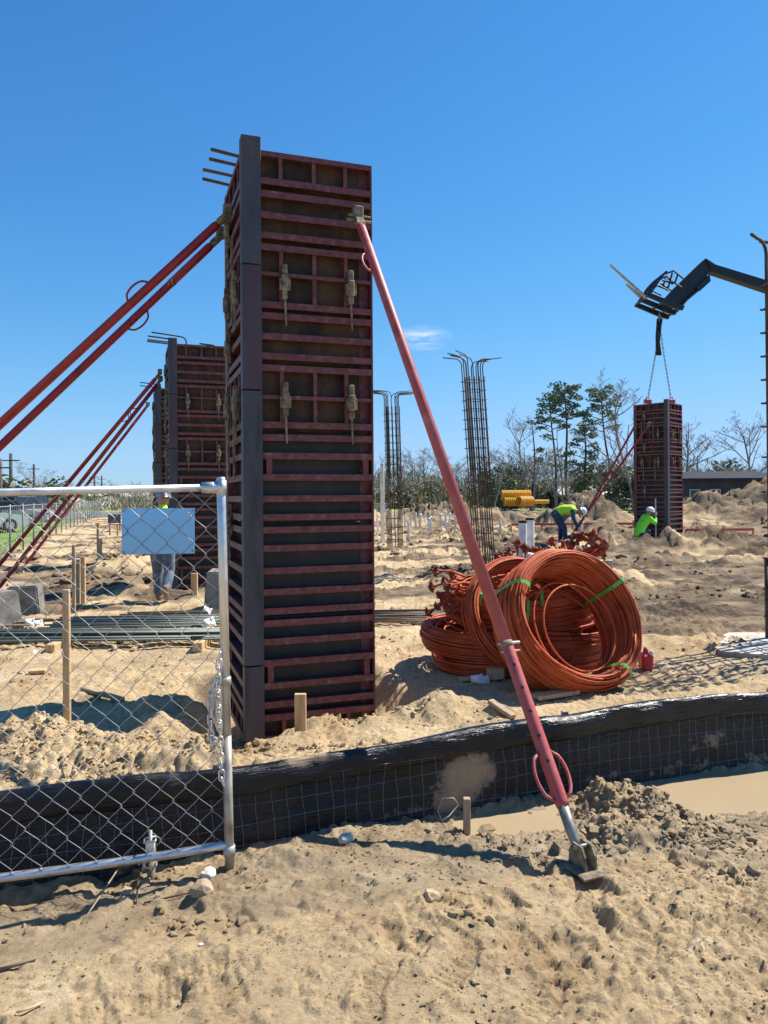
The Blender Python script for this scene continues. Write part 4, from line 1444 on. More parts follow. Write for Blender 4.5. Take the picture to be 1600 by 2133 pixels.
# ------------------------------------------------------------------ rebar piles
def rebar_pile(label, y0, layers, x0, x1, m, zb, spacing=0.03, skew=0.0, r=0.012, tags=()):
    t = thing('rebar_bundle', label, 'rebar', ((x0 + x1) / 2, y0, zb), 0, 'rebar bundles on the ground')
    O = Vector(((x0 + x1) / 2, y0, zb))
    for k, n in enumerate(layers):
        for i in range(n):
            y = (i - n / 2) * spacing + rnd.uniform(-.01, .01) + (k % 2) * 0.015
            z = r + k * r * 1.8
            xa, xb = x0 + rnd.uniform(-0.25, 0.25), x1 + rnd.uniform(-0.25, 0.25)
            dz = rnd.uniform(-0.012, 0.02)
            y += rnd.uniform(-.03, .03)
            pts = [Vector((xa, y0 + y + skew * (xa - O.x) + rnd.uniform(-.03, .03), zb + z + rnd.uniform(-.01, .012))),
                   Vector(((xa + xb) / 2, y0 + y + rnd.uniform(-.015, .015), zb + z + dz)),
                   Vector((xb, y0 + y + skew * (xb - O.x) + rnd.uniform(-.03, .03), zb + z + rnd.uniform(-.01, .012)))]
            MB().tube([p - O for p in pts], r, 5).build('bar', m, t, True)
    return t


rebar_pile('grey-green rebar bundle nearest, on timber skids behind the gate', 8.35, [12, 10, 7], -6.4, -1.55, 'rebar_pile', 0.10, 0.05, 0.02)
rebar_pile('wide grey rebar bundle behind the nearest bundle', 9.3, [14, 11, 7], -4.0, -1.8, 'rebar_pile', 0.10, 0.055, 0.05)
rebar_pile('dusty brown rebar bundle left of the wide grey bundle', 9.45, [9, 7, 4], -7.2, -4.4, 'rebar_brown', 0.08, 0.05, -0.02)
rebar_pile('dusty brown rebar bundle lying between the column and the orange coils', 9.9, [14, 11, 7, 4], -0.4, 1.0, 'rebar_brown', 0.05, 0.06, 0.03)
rebar_pile('grey rebar bundle behind the walking worker', 10.2, [6, 4], -3.4, -1.4, 'rebar_brown', 0.06, 0.05, 0.0)
for (x, y, lab) in ((-3.55, 8.35, 'timber skid under the left of the nearest rebar bundle'), (-2.0, 8.4, 'timber skid under the right of the nearest rebar bundle'),
                    (-3.6, 9.3, 'timber skid under the wide rebar bundle, left'), (-2.1, 9.3, 'timber skid under the wide rebar bundle, right')):
    g = gz(x, y)
    tag(MB().cbox((0, 0, 0.02), (0.1, 0.95, 0.13), 0.005).build('timber_skid', 'wood', None, False, (x, y, 0.025)), lab, 'timber', 'timber skids')


def papertag(label, px, py, d, w=0.14):
    p = at(px, py, d)
    mb = MB()
    n = 5
    vs, fs = [], []
    for i in range(n):
        for j in range(n):
            u, v = (i / (n - 1) - 0.5), (j / (n - 1) - 0.5)
            vs.append((u * w, -0.02 + 0.02 * math.sin(u * 5 + v * 3), v * w * 0.9 + 0.01 * math.cos(u * 7)))
    for i in range(n - 1):
        for j in range(n - 1):
            fs.append((i * n + j, (i + 1) * n + j, (i + 1) * n + j + 1, i * n + j + 1))
    mb.add(vs, fs)
    o = mb.build('paper_tag', 'paper', None, True, p)
    o.rotation_euler = (R(-48), R(rnd.uniform(-25, 25)), R(rnd.uniform(5, 40)))
    o.modifiers.new('thickness', 'SOLIDIFY').thickness = 0.003
    tag(o, label, 'tag', 'paper tags on rebar')


papertag('white tag at the right end of the wide rebar bundle', 436, 1297, 8.2, 0.12)
papertag('crumpled white tag just above the other at the bundle end', 431, 1272, 9.0, 0.1)
papertag('white tag hanging below the rebar at the left', 78, 1366, 7.9, 0.11)
papertag('white tag on the brown rebar bundle at the left', 80, 1299, 8.9, 0.1)
papertag('pinkish white tag beside it on the brown rebar bundle', 63, 1296, 8.95, 0.1)


# ------------------------------------------------------------------ cable coils
def coil(name, label, c, axis, Rr, width, turns, layers, straps, tails=(), seed=1, loose=4, jit=0.02):
    """one long cable wound round; axis is the hole's direction"""
    rr = random.Random(seed)
    axis = Vector(axis).normalized()
    lo = Vector(c)
    e1 = axis.orthogonal().normalized()
    # put e1 at the top
    up = Vector((0, 0, 1)) if abs(axis.z) < 0.9 else Vector((0, 1, 0))
    e1 = (up - axis * up.dot(axis)).normalized()
    e2 = axis.cross(e1).normalized()
    t = thing(name, label, 'cable coil', lo, 0, 'orange cable coils')
    mb = MB()
    r = 0.0088
    for ly in range(layers):
        pts = []
        seg = 40
        n = turns * seg
        ph = rr.uniform(0, 6)
        offs = [rr.uniform(-0.5, 0.5) for _ in range(turns + 2)]
        rad = [rr.uniform(-jit, jit) for _ in range(turns + 2)]
        for i in range(n + 1):
            k = i // seg
            f = (i % seg) / seg
            a = 2 * math.pi * i / seg + ph
            base_r = Rr - ly * r * 2.0
            j0 = rad[k] * (1 - f) + rad[k + 1] * f
            wl_ = width * math.sqrt(max(0.12, 1 - ((ly - (layers - 1) / 2) / (layers / 2 + 0.3)) ** 2))
            w0 = ((k + f) / turns - 0.5) * wl_ + (offs[k] * (1 - f) + offs[k + 1] * f) * 0.012
            w0 += 0.012 * math.sin(2 * a + ly)
            q = base_r + j0 + 0.010 * math.sin(3 * a + k)
            pts.append(e1 * (math.cos(a) * q) + e2 * (math.sin(a) * q) + axis * w0)
        mb.tube(pts, r, 5)
    for q_ in range(loose):            # slack loops that have slipped inside the roll
        rl = Rr - layers * r * 2 - rr.uniform(0.0, 0.13)
        tx_, ty_ = rr.uniform(-0.35, 0.35), rr.uniform(-0.35, 0.35)
        w_ = rr.uniform(-0.45, 0.45) * width
        dn_ = -e1 * (Rr - layers * r * 2 - rl) * 0.8
        pts = []
        for i in range(41):
            a = 2 * math.pi * i / 40 + q_
            q = rl * (1 + 0.03 * math.sin(2 * a + q_))
            pts.append(e1 * (math.cos(a) * q) + e2 * (math.sin(a) * q) + axis * (w_ + tx_ * q * math.cos(a) * 0.5 + ty_ * q * math.sin(a) * 0.5) + dn_)
        mb.tube(pts, r, 5)
    mb.build('cable', 'cable', t, True)
    th = layers * r * 2.0 + 0.012
    for a in straps:
        a = R(a)
        dirv = e1 * math.cos(a) + e2 * math.sin(a)
        rm_, hr, hw = Rr - (layers - 1) * r, layers * r + 0.018, width / 2 + 0.024
        path = []
        for i in range(16):
            b_ = 2 * math.pi * i / 16
            cx_, sx_ = math.cos(b_), math.sin(b_)
            path.append(dirv * (rm_ + hr * math.copysign(abs(cx_) ** 0.75, cx_)) + axis * (hw * math.copysign(abs(sx_) ** 0.75, sx_)))
        tang = axis.cross(dirv).normalized() * 0.016
        vs, fs = [], []
        for p in path:
            q = p * 1.006
            vs += [p - tang, p + tang]
        for i in range(16):
            j = (i + 1) % 16
            fs.append((2 * i, 2 * j, 2 * j + 1, 2 * i + 1))
        so = MB().add(vs, fs).build('strap', 'strap', t)
        so.modifiers.new('thickness', 'SOLIDIFY').thickness = 0.003
    return t


ANCH = None


def anchor_mesh():
    mb = MB()
    poly = []
    for i in range(32):
        a = 2 * math.pi * i / 32
        q = 0.038 + 0.028 * max(0, math.cos(4 * a)) ** 0.8
        poly.append((math.cos(a) * q, math.sin(a) * q))
    mb.prism(poly, -0.008, 0.008, lambda a, b, d: Vector((a, b, d)))
    mb.tube([(0, 0, -0.05), (0, 0, -0.02), (0, 0, 0.03), (0, 0, 0.04)], [0.016, 0.026, 0.024, 0.015], 10)
    for i in range(4):
        a = i * math.pi / 2
        mb.box((math.cos(a) * 0.03, math.sin(a) * 0.03, 0.018), (0.035, 0.012, 0.02), Matrix.Rotation(a, 3, 'Z'))
    return mb.mesh('anchor', 'anchor')


ANCH = anchor_mesh()


def tails(t, specs):
    """cable ends with their cast anchors; specs in world space: (root, tip)"""
    O = t.location
    for (a, b, sc) in specs:
        a, b = Vector(a), Vector(b)
        m_ = (a + b) / 2 + Vector((rnd.uniform(-.04, .04), rnd.uniform(-.04, .04), 0.03))
        c = MB().tube([a - O, m_ - O, b - O], 0.0105, 5).build('cable_end', 'cable', t, True)
        o = link('anchor', ANCH, t, b - O)
        d = (b - m_)
        o.rotation_euler = (rot_to(d) @ Matrix.Rotation(rnd.uniform(0, 1.5), 3, 'Z')).to_euler()
        o.scale = (sc, sc, sc)


cb = Vector((1.58, 6.5, 0.53))
big = coil('cable_coil', 'big upright orange cable coil with a wide open hole', cb, (-0.34, 0.82, -0.46), 0.63, 0.54, 28, 8, (-58, 62, 152), seed=2, loose=3, jit=0.008)
bk = coil('cable_coil', 'orange coil leaning behind the big upright coil, top strapped green', (1.30, 7.0, 0.5), (-0.36, 0.8, -0.48), 0.58, 0.26, 12, 5, (40, 70), seed=3)
st1 = coil('cable_coil', 'lowest flat orange coil of the stack left of the big coil', (1.05, 7.2, 0.08), (0.02, 0.03, 1), 0.58, 0.14, 7, 6, (200,), seed=4)
st2 = coil('cable_coil', 'wide middle flat orange coil of the stack beside the brace', (0.98, 7.3, 0.28), (0.05, -0.04, 1), 0.62, 0.24, 11, 6, (), seed=5)
st3 = coil('cable_coil', 'upper flat orange coil of the stack, strapped in green', (1.15, 7.35, 0.58), (0.12, -0.1, 1), 0.56, 0.34, 15, 5, (195, 150), seed=6)
coil('cable_coil', 'flat orange coil seen low through the big coil hole', (1.62, 7.42, 0.2), (0.04, -0.06, 1), 0.58, 0.4, 20, 5, (), seed=7)
coil('cable_coil', 'tilted flat orange coil seen high through the big coil hole', (1.56, 7.46, 0.62), (-0.06, -0.12, 1), 0.55, 0.42, 20, 5, (170,), seed=8)
sp = []
for (px, py, sc) in ((1150, 1128, 1.0), (1165, 1150, 1), (1208, 1118, 1.3), (1192, 1135, 1.1), (1236, 1117, 1.4), (1222, 1148, 1.1), (1238, 1140, 1.2),
                     (1250, 1150, 1.3), (1232, 1160, 1), (1185, 1158, 1), (1205, 1160, 1.1), (1258, 1135, 1.1), (1176, 1133, 0.9)):
    b = at(px, py, 6.9 + rnd.uniform(-.15, .35))
    a = at(1180 + (px - 1180) * 0.35 + rnd.uniform(-15, 15), 1190, 6.85)
    sp.append((a, b, sc))
tails(big, sp)
sp = []
for (px, py) in ((1078, 1132), (1092, 1140), (1062, 1150), (1100, 1152), (1116, 1146), (1050, 1165), (1045, 1178), (1130, 1150), (1066, 1166), (1038, 1160)):
    b = at(px, py, 7.5 + rnd.uniform(-.2, .4))
    a = at(1085 + (px - 1085) * 0.4, 1200, 7.3)
    sp.append((a, b, 1.0))
tails(bk, sp)
sp = []
for (px, py) in ((909, 1190), (900, 1222), (927, 1212), (942, 1195), (917, 1240), (925, 1250), (938, 1236), (912, 1262), (893, 1275), (940, 1268), (932, 1222)):
    b = at(px, py, 7.0 + rnd.uniform(-.2, .3))
    a = at(960 + rnd.uniform(0, 25), 1215 + (py - 1220) * 0.5, 7.1)
    sp.append((a, b, 0.95))
tails(st3, sp)
# white plastic sleeve on the coil, pale plate behind it, cups, red can
o = tag(MB().tube([(0, 0, 0.0), (0.0, 0, 0.02), (0.005, 0, 0.1), (0.01, 0, 0.12)], [0.03, 0.05, 0.05, 0.03], 12).build('plastic_jug', 'white_plastic', None, True, at(1106, 1180, 6.62)),
        'white plastic bundle tag perched on top of the coils', 'tag')
pl = at(1262, 1188, 8.3)
tag(MB().cbox((0, 0, 0), (0.16, 0.03, 0.3), 0.01).build('steel_plate', 'galv_dirty', None, False, pl - Vector((0, 0, 0.03))), 'grey-brown plate standing behind the top of the big coil', 'plate')
tag(MB().cbox((0, 0, -0.3), (0.05, 0.05, 0.6), 0.006).build('plate_prop', 'wood_grey', None, False, pl + Vector((0, 0.06, -0.1))), 'timber propping the grey plate behind the big coil', 'timber')
for (px, py, lab) in ((992, 1398, 'white paper cup lying nearest in the shade below the coils'), (1004, 1390, 'white paper cup lying behind the other one')):
    p = at(px, py, 6.45)
    g = gz(p.x, p.y)
    mb = MB()
    mb.tube([(-0.045, 0, 0), (0.045, 0.01, 0)], [0.032, 0.042], 14)
    mb.tube([(0.045, 0.01, 0), (0.05, 0.011, 0)], [0.046, 0.046], 14)
    tag(mb.build('paper_cup', 'white_plastic', None, True, (p.x, p.y, g + 0.04)), lab, 'cup', 'paper cups')
p = at(1345, 1352, 7.0)
t = thing('fuel_can', 'small red plastic can right of the big coil', 'can', (p.x, p.y, gz(p.x, p.y)))
MB().cbox((0, 0, 0.08), (0.11, 0.14, 0.16), 0.02).build('body', 'red', t)
MB().tube([(0, -0.04, 0.155), (0, -0.03, 0.2), (0, 0.03, 0.2), (0, 0.04, 0.155)], 0.012, 6).build('handle', 'red', t, True)
MB().tube([(0.03, -0.05, 0.15), (0.035, -0.05, 0.19)], 0.018, 8).build('cap', 'white_plastic', t, True)


# ------------------------------------------------------------------ rebar cages
def cage(label, base, top_h, w, n_side, tie_step, hook, lean=(0, 0), hooks=True, rz=0.3, r=0.016, one=False):
    t = thing('rebar_cage', label, 'rebar cage', base, rz, 'standing rebar cages')
    H = top_h
    P = []
    for i in range(n_side + 1):
        f = i / n_side * w - w / 2
        P += [(f, -w / 2), (f, w / 2)]
    for i in range(1, n_side):
        f = i / n_side * w - w / 2
        P += [(-w / 2, f), (w / 2, f)]
    L = lambda x, y, z: Vector((x + lean[0] * z / H, y + lean[1] * z / H, z))
    for (x, y) in P:
        hh = H * (1 - rnd.uniform(0, 0.02))
        pts = [L(x, y, -0.15), L(x, y, hh - 0.16)]
        d = Vector((1 if x > 0.02 else -1, rnd.uniform(-0.6, 0.6), 0)).normalized()
        if hooks and (not one or (x < 0 and y > w * 0.4)):
            for k in range(1, 5):
                a = k / 4 * math.pi / 2
                pts.append(L(x, y, hh - 0.16) + d * 0.15 * (1 - math.cos(a)) + Vector((0, 0, 0.15 * math.sin(a))))
            pts.append(pts[-1] + d * hook + Vector((0, 0, 0.03)))
        else:
            pts[-1] = L(x, y, hh * (0.9 if one else 1.0))
        MB().tube(pts, r, 6).build('upright_bar', 'rebar', t, True)
        # lapped splice bars near the top and the foot
    for (x, y) in P[::2]:
        MB().tube([L(x + 0.03, y + 0.02, H * 0.44), L(x + 0.03, y + 0.02, H * 0.9)], r, 6).build('lap_bar', 'rebar', t, True)
    for (x, y) in P[1::3]:
        MB().tube([L(x - 0.03, y + 0.02, -0.1), L(x - 0.03, y + 0.02, H * 0.2)], r, 6).build('lap_bar', 'rebar', t, True)
    z = 0.25
    hw = w / 2 + r * 1.6
    while z < H * 0.9:
        c = [L(-hw, -hw, z), L(hw, -hw, z), L(hw, hw, z), L(-hw, hw, z)]
        mb = MB()
        for i in range(4):
            e = (c[(i + 1) % 4] - c[i]).normalized() * 0.03
            mb.tube([c[i] - e, c[(i + 1) % 4] + e], r * 0.62, 5)
        mb.build('tie_hoop', 'rebar', t, True)
        z += tie_step * rnd.uniform(0.8, 1.2) if z < H * 0.5 else tie_step * 0.72
    return t


b = at(1010, 1190, 15.8)
cage('middle rebar cage behind the leaning brace', (b.x, b.y, gz(b.x, b.y)), 4.55, 0.33, 3, 0.28, 0.25, (-0.28, 0.0), r=0.0115)
b = at(824, 1128, 23.6)
cage('rebar cage farther back, right beside the nearest column', (b.x, b.y, gz(b.x, b.y)), 4.95, 0.36, 3, 0.32, 0.4, (-0.12, 0), r=0.0125)
b = at(1627, 1362, 7.9)
cage('rebar cage cut by the right edge, standing on a concrete pad', (b.x + 0.36, b.y, 0.05), 4.45, 0.62, 3, 0.36, 0.1, (-0.02, 0), rz=0.0, r=0.018, one=True)
MB_ = MB()
pd = [(-0.9, -0.45), (-0.5, -0.62), (0.9, -0.6), (1.0, 0.6), (-0.35, 0.6), (-0.85, 0.1)]
MB_.prism(pd, -0.3, 0.0, lambda a, b, d: Vector((a, b, d)))
tag(MB_.build('concrete_pad', 'pad', None, False, (b.x + 0.1, b.y + 0.05, 0.065)), 'pale concrete footing pad at the right edge', 'concrete pad')


# ------------------------------------------------------------------ telehandler boom and lifted load
D = 24.6


def telehandler():
    t = thing('telehandler_boom', 'black telehandler boom with raised pallet forks over the distant column', 'boom', at(1600, 600, D))
    O = t.location.copy()
    Q = lambda px, py, dy=0.0: at(px, py, D) + Vector((0, dy, 0)) - O

    def plate(poly, dy0, dy1, name, m='black'):
        mb = MB()
        mb.prism(poly, dy0, dy1, lambda a, b, d: Q(a, b, d))
        return mb.build(name, m, t)
    plate([(1466, 541), (1486, 554), (1800, 650), (1800, 672), (1592, 607), (1478, 569)], -0.16, 0.16, 'boom_tube')
    plate([(1800, 640), (2300, 800), (2300, 850), (1800, 682)], -0.2, 0.2, 'boom_outer_tube')
    plate([(1458, 548), (1466, 541), (1480, 549), (1482, 560), (1472, 566), (1468, 590), (1440, 612), (1404, 640), (1386, 650), (1372, 640), (1384, 622), (1400, 604)], -0.12, 0.12, 'gooseneck')
    for dy in (-0.2, 0.2):
        plate([(1472, 575), (1474, 590), (1452, 610), (1444, 604), (1462, 586)], dy - 0.03, dy + 0.03, 'tilt_link')
        mb = MB(); mb.tube([Q(1450, 606, dy), Q(1424, 628, dy), Q(1404, 652, dy)], 0.05, 8); mb.build('tilt_cylinder', 'black', t, True)
    mb = MB(); mb.tube([Q(1444, 600), Q(1398, 640)], 0.07, 10); mb.build('tilt_cylinder', 'steel', t, True)
    for dy in (-0.6, 0.0, 0.6):
        plate([(1334, 628), (1340, 621), (1378, 636), (1410, 648), (1406, 656), (1390, 652)], dy - 0.05, dy + 0.05, 'carriage_beam')
    for (px, py) in ((1338, 625), (1404, 650), (1370, 637)):
        mb = MB(); mb.tube([Q(px, py, -0.62), Q(px, py, 0.62)], 0.045, 6); mb.build('carriage_bar', 'black', t)
    # carriage frame: upright bars
    for dy in (-0.62, -0.2, 0.2, 0.62):
        mb = MB(); mb.tube([Q(1338, 626, dy), Q(1362, 590, dy), Q(1373, 578, dy)], 0.035, 6); mb.build('carriage_bar', 'black', t)
    for (px, py) in ((1373, 578), (1362, 592), (1351, 608)):
        mb = MB(); mb.tube([Q(px, py, -0.64), Q(px, py, 0.64)], 0.035, 6); mb.build('carriage_bar', 'black', t)
    for (a, c) in (((1373, 578), (1396, 570)), ((1396, 570), (1416, 586)), ((1383, 585), (1412, 604)), ((1365, 600), (1385, 610)), ((1393, 574), (1388, 592)), ((1372, 588), (1395, 597)), ((1404, 578), (1398, 596))):
        mb = MB(); mb.tube([Q(*a, -0.3), Q(*c, -0.3)], 0.03, 6); mb.build('carriage_bar', 'black', t)
        mb = MB(); mb.tube([Q(*a, 0.3), Q(*c, 0.3)], 0.03, 6); mb.build('carriage_bar', 'black', t)
    for (tip, heel, dy) in (((1260, 561), (1334, 630), -0.5), ((1314, 583), (1345, 612), 0.5)):
        a, c = Q(*tip, dy), Q(*heel, dy)
        d = (c - a)
        mb = MB()
        n = Vector((-d.z, 0, d.x)).normalized()
        vs = []
        for f, th in ((0, 0.012), (0.5, 0.035), (1.0, 0.055)):
            p = a + d * f
            for y in (-0.06, 0.06):
                vs += [p + n * th + Vector((0, y, 0)), p - n * th * 0.2 + Vector((0, y, 0))]
        fs = []
        for i in range(2):
            o = i * 4
            fs += [(o, o + 4, o + 6, o + 2), (o + 1, o + 3, o + 7, o + 5), (o, o + 1, o + 5, o + 4), (o + 2, o + 6, o + 7, o + 3)]
        fs += [(0, 2, 3, 1), (8, 9, 11, 10)]
        mb.add(vs, fs)
        mb.build('fork', 'galv_dirty', t)
    return t


telehandler()
c0 = at(1374, 652, D)
chain('lifting_chain', 'short chain from the fork carriage to the black sling', [c0, at(1373, 668, D)], 0.09, 0.016, 0.035, 'steel')
for (ex, lab) in ((1350, 'thin lifting chain to the left corner of the distant column'), (1397, 'thin lifting chain to the right corner of the distant column')):
    chain('lifting_chain', lab, [at(1371 if ex < 1372 else 1376, 690, D), at(1365 if ex < 1372 else 1383, 740, D), at(ex, 827, D)], 0.07, 0.008, 0.02, 'steel')
t = thing('lifting_sling', 'folded black lifting sling hanging under the forks', 'sling', at(1372, 740, D))
O = t.location
for (xa, xb, dy) in ((1369, 1368, 0), (1374, 1373, 0.05), (1377, 1370, -0.05), (1369, 1376, 0.03)):
    MB().tube([at(xa + 1, 664, D) - O, at((xa + xb) / 2 - 1, 700, D) - O + Vector((0, dy, 0)), at(xb, 740, D) - O], 0.035, 6).build('sling_strand', 'rubber', t, True)
for (px, lab) in ((1349, 'red lifting lug on the left top corner of the distant column'), (1398, 'red lifting lug on the right top corner of the distant column')):
    p = at(px, 836, D)
    tag(MB().cbox((0, 0, 0), (0.24, 0.14, 0.14), 0.02).tube([(-0.05, 0, 0.06), (-0.03, 0, 0.14), (0.03, 0, 0.14), (0.05, 0, 0.06)], 0.02, 6).build('lifting_lug', 'brace', None, False, p), lab, 'lug')


# ------------------------------------------------------------------ people
def blob(segs, voxel=0.018, smooth=6):
    """one continuous skin over tapered limbs: segs = [(p0, r0, p1, r1), ...]"""
    mb = MB()
    for (a, ra, b, rb) in segs:
        a, b = Vector(a), Vector(b)
        d = b - a
        if d.length < 1e-4:
            d = Vector((0, 0, 1e-3)); b = a + d
        n = 6
        P = [a - d.normalized() * ra * 0.9, a - d.normalized() * ra * 0.5] + [a + d * (i / n) for i in range(n + 1)] + [b + d.normalized() * rb * 0.5, b + d.normalized() * rb * 0.9]
        rs = [ra * 0.35, ra * 0.85] + [ra + (rb - ra) * i / n for i in range(n + 1)] + [rb * 0.85, rb * 0.35]
        mb.tube(P, rs, 12)
    me = mb.mesh('tmp')
    o = bpy.data.objects.new('tmp', me)
    COL.objects.link(o)
    m = o.modifiers.new('r', 'REMESH'); m.mode = 'VOXEL'; m.voxel_size = voxel; m.use_smooth_shade = True
    s = o.modifiers.new('s', 'SMOOTH'); s.iterations = smooth; s.factor = 0.5
    dg = bpy.context.evaluated_depsgraph_get()
    out = bpy.data.meshes.new_from_object(o.evaluated_get(dg))
    bpy.data.objects.remove(o)
    out.shade_smooth()
    return out


def bodypart(name, segs, m, parent, voxel=0.018, smooth=5):
    me = blob(segs, voxel, smooth)
    me.name = name
    me.materials.clear()
    me.materials.append(M[m])
    return link(name, me, parent)


def hard_hat(parent, c, tilt, m, r=0.125):
    mb = MB()
    seg = 18
    vs, fs = [], []
    prof = [(1.22, -0.02), (1.2, 0.0), (1.0, 0.01), (1.0, 0.3), (0.93, 0.62), (0.75, 0.9), (0.45, 1.08), (0.0, 1.13)]
    for (q, z) in prof:
        for j in range(seg):
            a = 2 * math.pi * j / seg
            fx = 1.0 + (0.22 if (q > 1.1 and math.cos(a) > 0.3) else 0.0)
            vs.append((q * r * math.cos(a) * fx * 1.1, q * r * math.sin(a) * 0.95, z * r))
    for i in range(len(prof) - 1):
        for j in range(seg):
            k = (j + 1) % seg
            fs.append((i * seg + j, i * seg + k, (i + 1) * seg + k, (i + 1) * seg + j))
    mb.add(vs, fs)
    mb.tube([(-0.1 * 1.1, 0, 0.06), (-0.09, 0, 0.11), (0, 0, 0.148), (0.09, 0, 0.11), (0.11, 0, 0.06)], 0.014, 6)
    o = mb.build('hard_hat', m, parent, True, c)
    o.rotation_euler = tilt
    return o


def hand(parent, wrist, d, curl=0.5, side=1):
    """palm with five bent fingers, all one skin"""
    wrist, d = Vector(wrist), Vector(d).normalized()
    s = d.cross(Vector((0, 0, 1)))
    s = (s if s.length > 0.1 else Vector((1, 0, 0))).normalized() * side
    n = d.cross(s).normalized()
    seg = [(wrist, 0.028, wrist + d * 0.05, 0.034), (wrist + d * 0.04 - s * 0.018, 0.022, wrist + d * 0.085 - s * 0.02, 0.02), (wrist + d * 0.04 + s * 0.018, 0.022, wrist + d * 0.085 + s * 0.02, 0.02)]
    for k, l in enumerate((0.062, 0.074, 0.07, 0.055)):
        b = wrist + d * 0.088 + s * (k - 1.5) * 0.019
        m1 = b + d * l * 0.55 + n * l * 0.25 * curl
        m2 = m1 + d * l * 0.25 + n * l * 0.55 * curl
        seg += [(b, 0.0095, m1, 0.009), (m1, 0.009, m2, 0.008)]
    tb = wrist + d * 0.03 - s * 0.03
    t1 = tb + d * 0.035 - s * 0.028
    seg += [(tb, 0.012, t1, 0.0105), (t1, 0.0105, t1 + d * 0.03 + n * 0.012, 0.009)]
    return bodypart('hand', seg, 'skin', parent, 0.006, 2)


def boots(parent, ankle, toe, m='boot'):
    a, b = Vector(ankle), Vector(toe)
    h = a + (a - b).normalized() * 0.04
    return bodypart('boot', [(a + Vector((0, 0, 0.06)), 0.058, a - Vector((0, 0, 0.02)), 0.056), (a + (h - a) * 0.6 - Vector((0, 0, 0.04)), 0.045, b, 0.042)], m, parent, 0.014, 3)


# worker walking away behind the gate (local: +y away from camera)
p = at(338, 1255, 11.6)
w1 = thing('person', 'worker in lime vest and worn jeans walking away behind the gate', 'person', (p.x, p.y, gz(p.x, p.y)), R(4), 'site workers')
hipL, hipR = (-0.1, 0.0, 0.9), (0.1, 0.0, 0.9)
kL, kR = (-0.1, 0.14, 0.48), (0.11, 0.02, 0.47)
aL, aR = (-0.09, 0.16, 0.09), (0.1, -0.22, 0.17)
neck, head = (0, 0.07, 1.46), (0, 0.11, 1.62)
shL, shR = (-0.19, 0.05, 1.38), (0.19, 0.05, 1.38)
eL, eR = (-0.26, 0.06, 1.1), (0.27, 0.12, 1.12)
wL, wR = (-0.24, 0.24, 0.96), (0.22, 0.34, 1.08)
body = [((0, 0, 0.92), 0.13, (0, 0.02, 1.15), 0.13), ((0, 0.02, 1.15), 0.13, (0, 0.05, 1.34), 0.15), ((-0.1, 0.05, 1.36), 0.09, (0.1, 0.05, 1.36), 0.09),
        ((0, 0.05, 1.4), 0.06, neck, 0.055), (neck, 0.055, head, 0.085), ((0, 0.11, 1.6), 0.088, (0, 0.12, 1.67), 0.085), ((0, 0.2, 1.6), 0.015, (0, 0.215, 1.58), 0.012),
        (hipL, 0.09, kL, 0.065), (kL, 0.062, aL, 0.042), (hipR, 0.09, kR, 0.065), (kR, 0.062, aR, 0.042),
        (shL, 0.06, eL, 0.045), (eL, 0.043, wL, 0.03), (shR, 0.06, eR, 0.045), (eR, 0.043, wR, 0.03),
        ((-0.085, 0.1, 1.61), 0.02, (-0.088, 0.1, 1.58), 0.014), ((0.085, 0.1, 1.61), 0.02, (0.088, 0.1, 1.58), 0.014)]
bodypart('body', body, 'skin', w1)
bodypart('jeans', [((0, 0, 0.9), 0.155, (0, 0.01, 1.0), 0.15), (hipL, 0.115, kL, 0.09), (kL, 0.088, (-0.09, 0.155, 0.12), 0.078), (hipR, 0.115, kR, 0.09), (kR, 0.088, (0.1, -0.19, 0.2), 0.078)], 'jeans', w1)
bodypart('vest', [((0, 0.01, 1.0), 0.165, (0, 0.02, 1.18), 0.16), ((0, 0.02, 1.18), 0.16, (0, 0.05, 1.34), 0.165), ((-0.12, 0.05, 1.37), 0.092, (0.12, 0.05, 1.37), 0.092), ((0, 0.055, 1.4), 0.12, (0, 0.075, 1.5), 0.08)], 'lime', w1)
bodypart('shirt_sleeve', [((-0.17, 0.05, 1.38), 0.082, eL, 0.06)], 'orange_cloth', w1)
bodypart('shirt_sleeve', [((0.17, 0.05, 1.38), 0.082, eR, 0.06)], 'orange_cloth', w1)
boots(w1, (-0.09, 0.16, 0.07), (-0.09, 0.33, 0.045))
boots(w1, (0.1, -0.22, 0.17), (0.1, -0.11, 0.05))
hand(w1, wL, (0.1, 0.8, -0.5)); hand(w1, wR, (-0.3, 0.8, 0.2), side=-1)
w1.scale = (0.97, 0.97, 0.97)
hard_hat(w1, (0, 0.115, 1.655), (0, R(6), R(90)), 'hat_mottled')

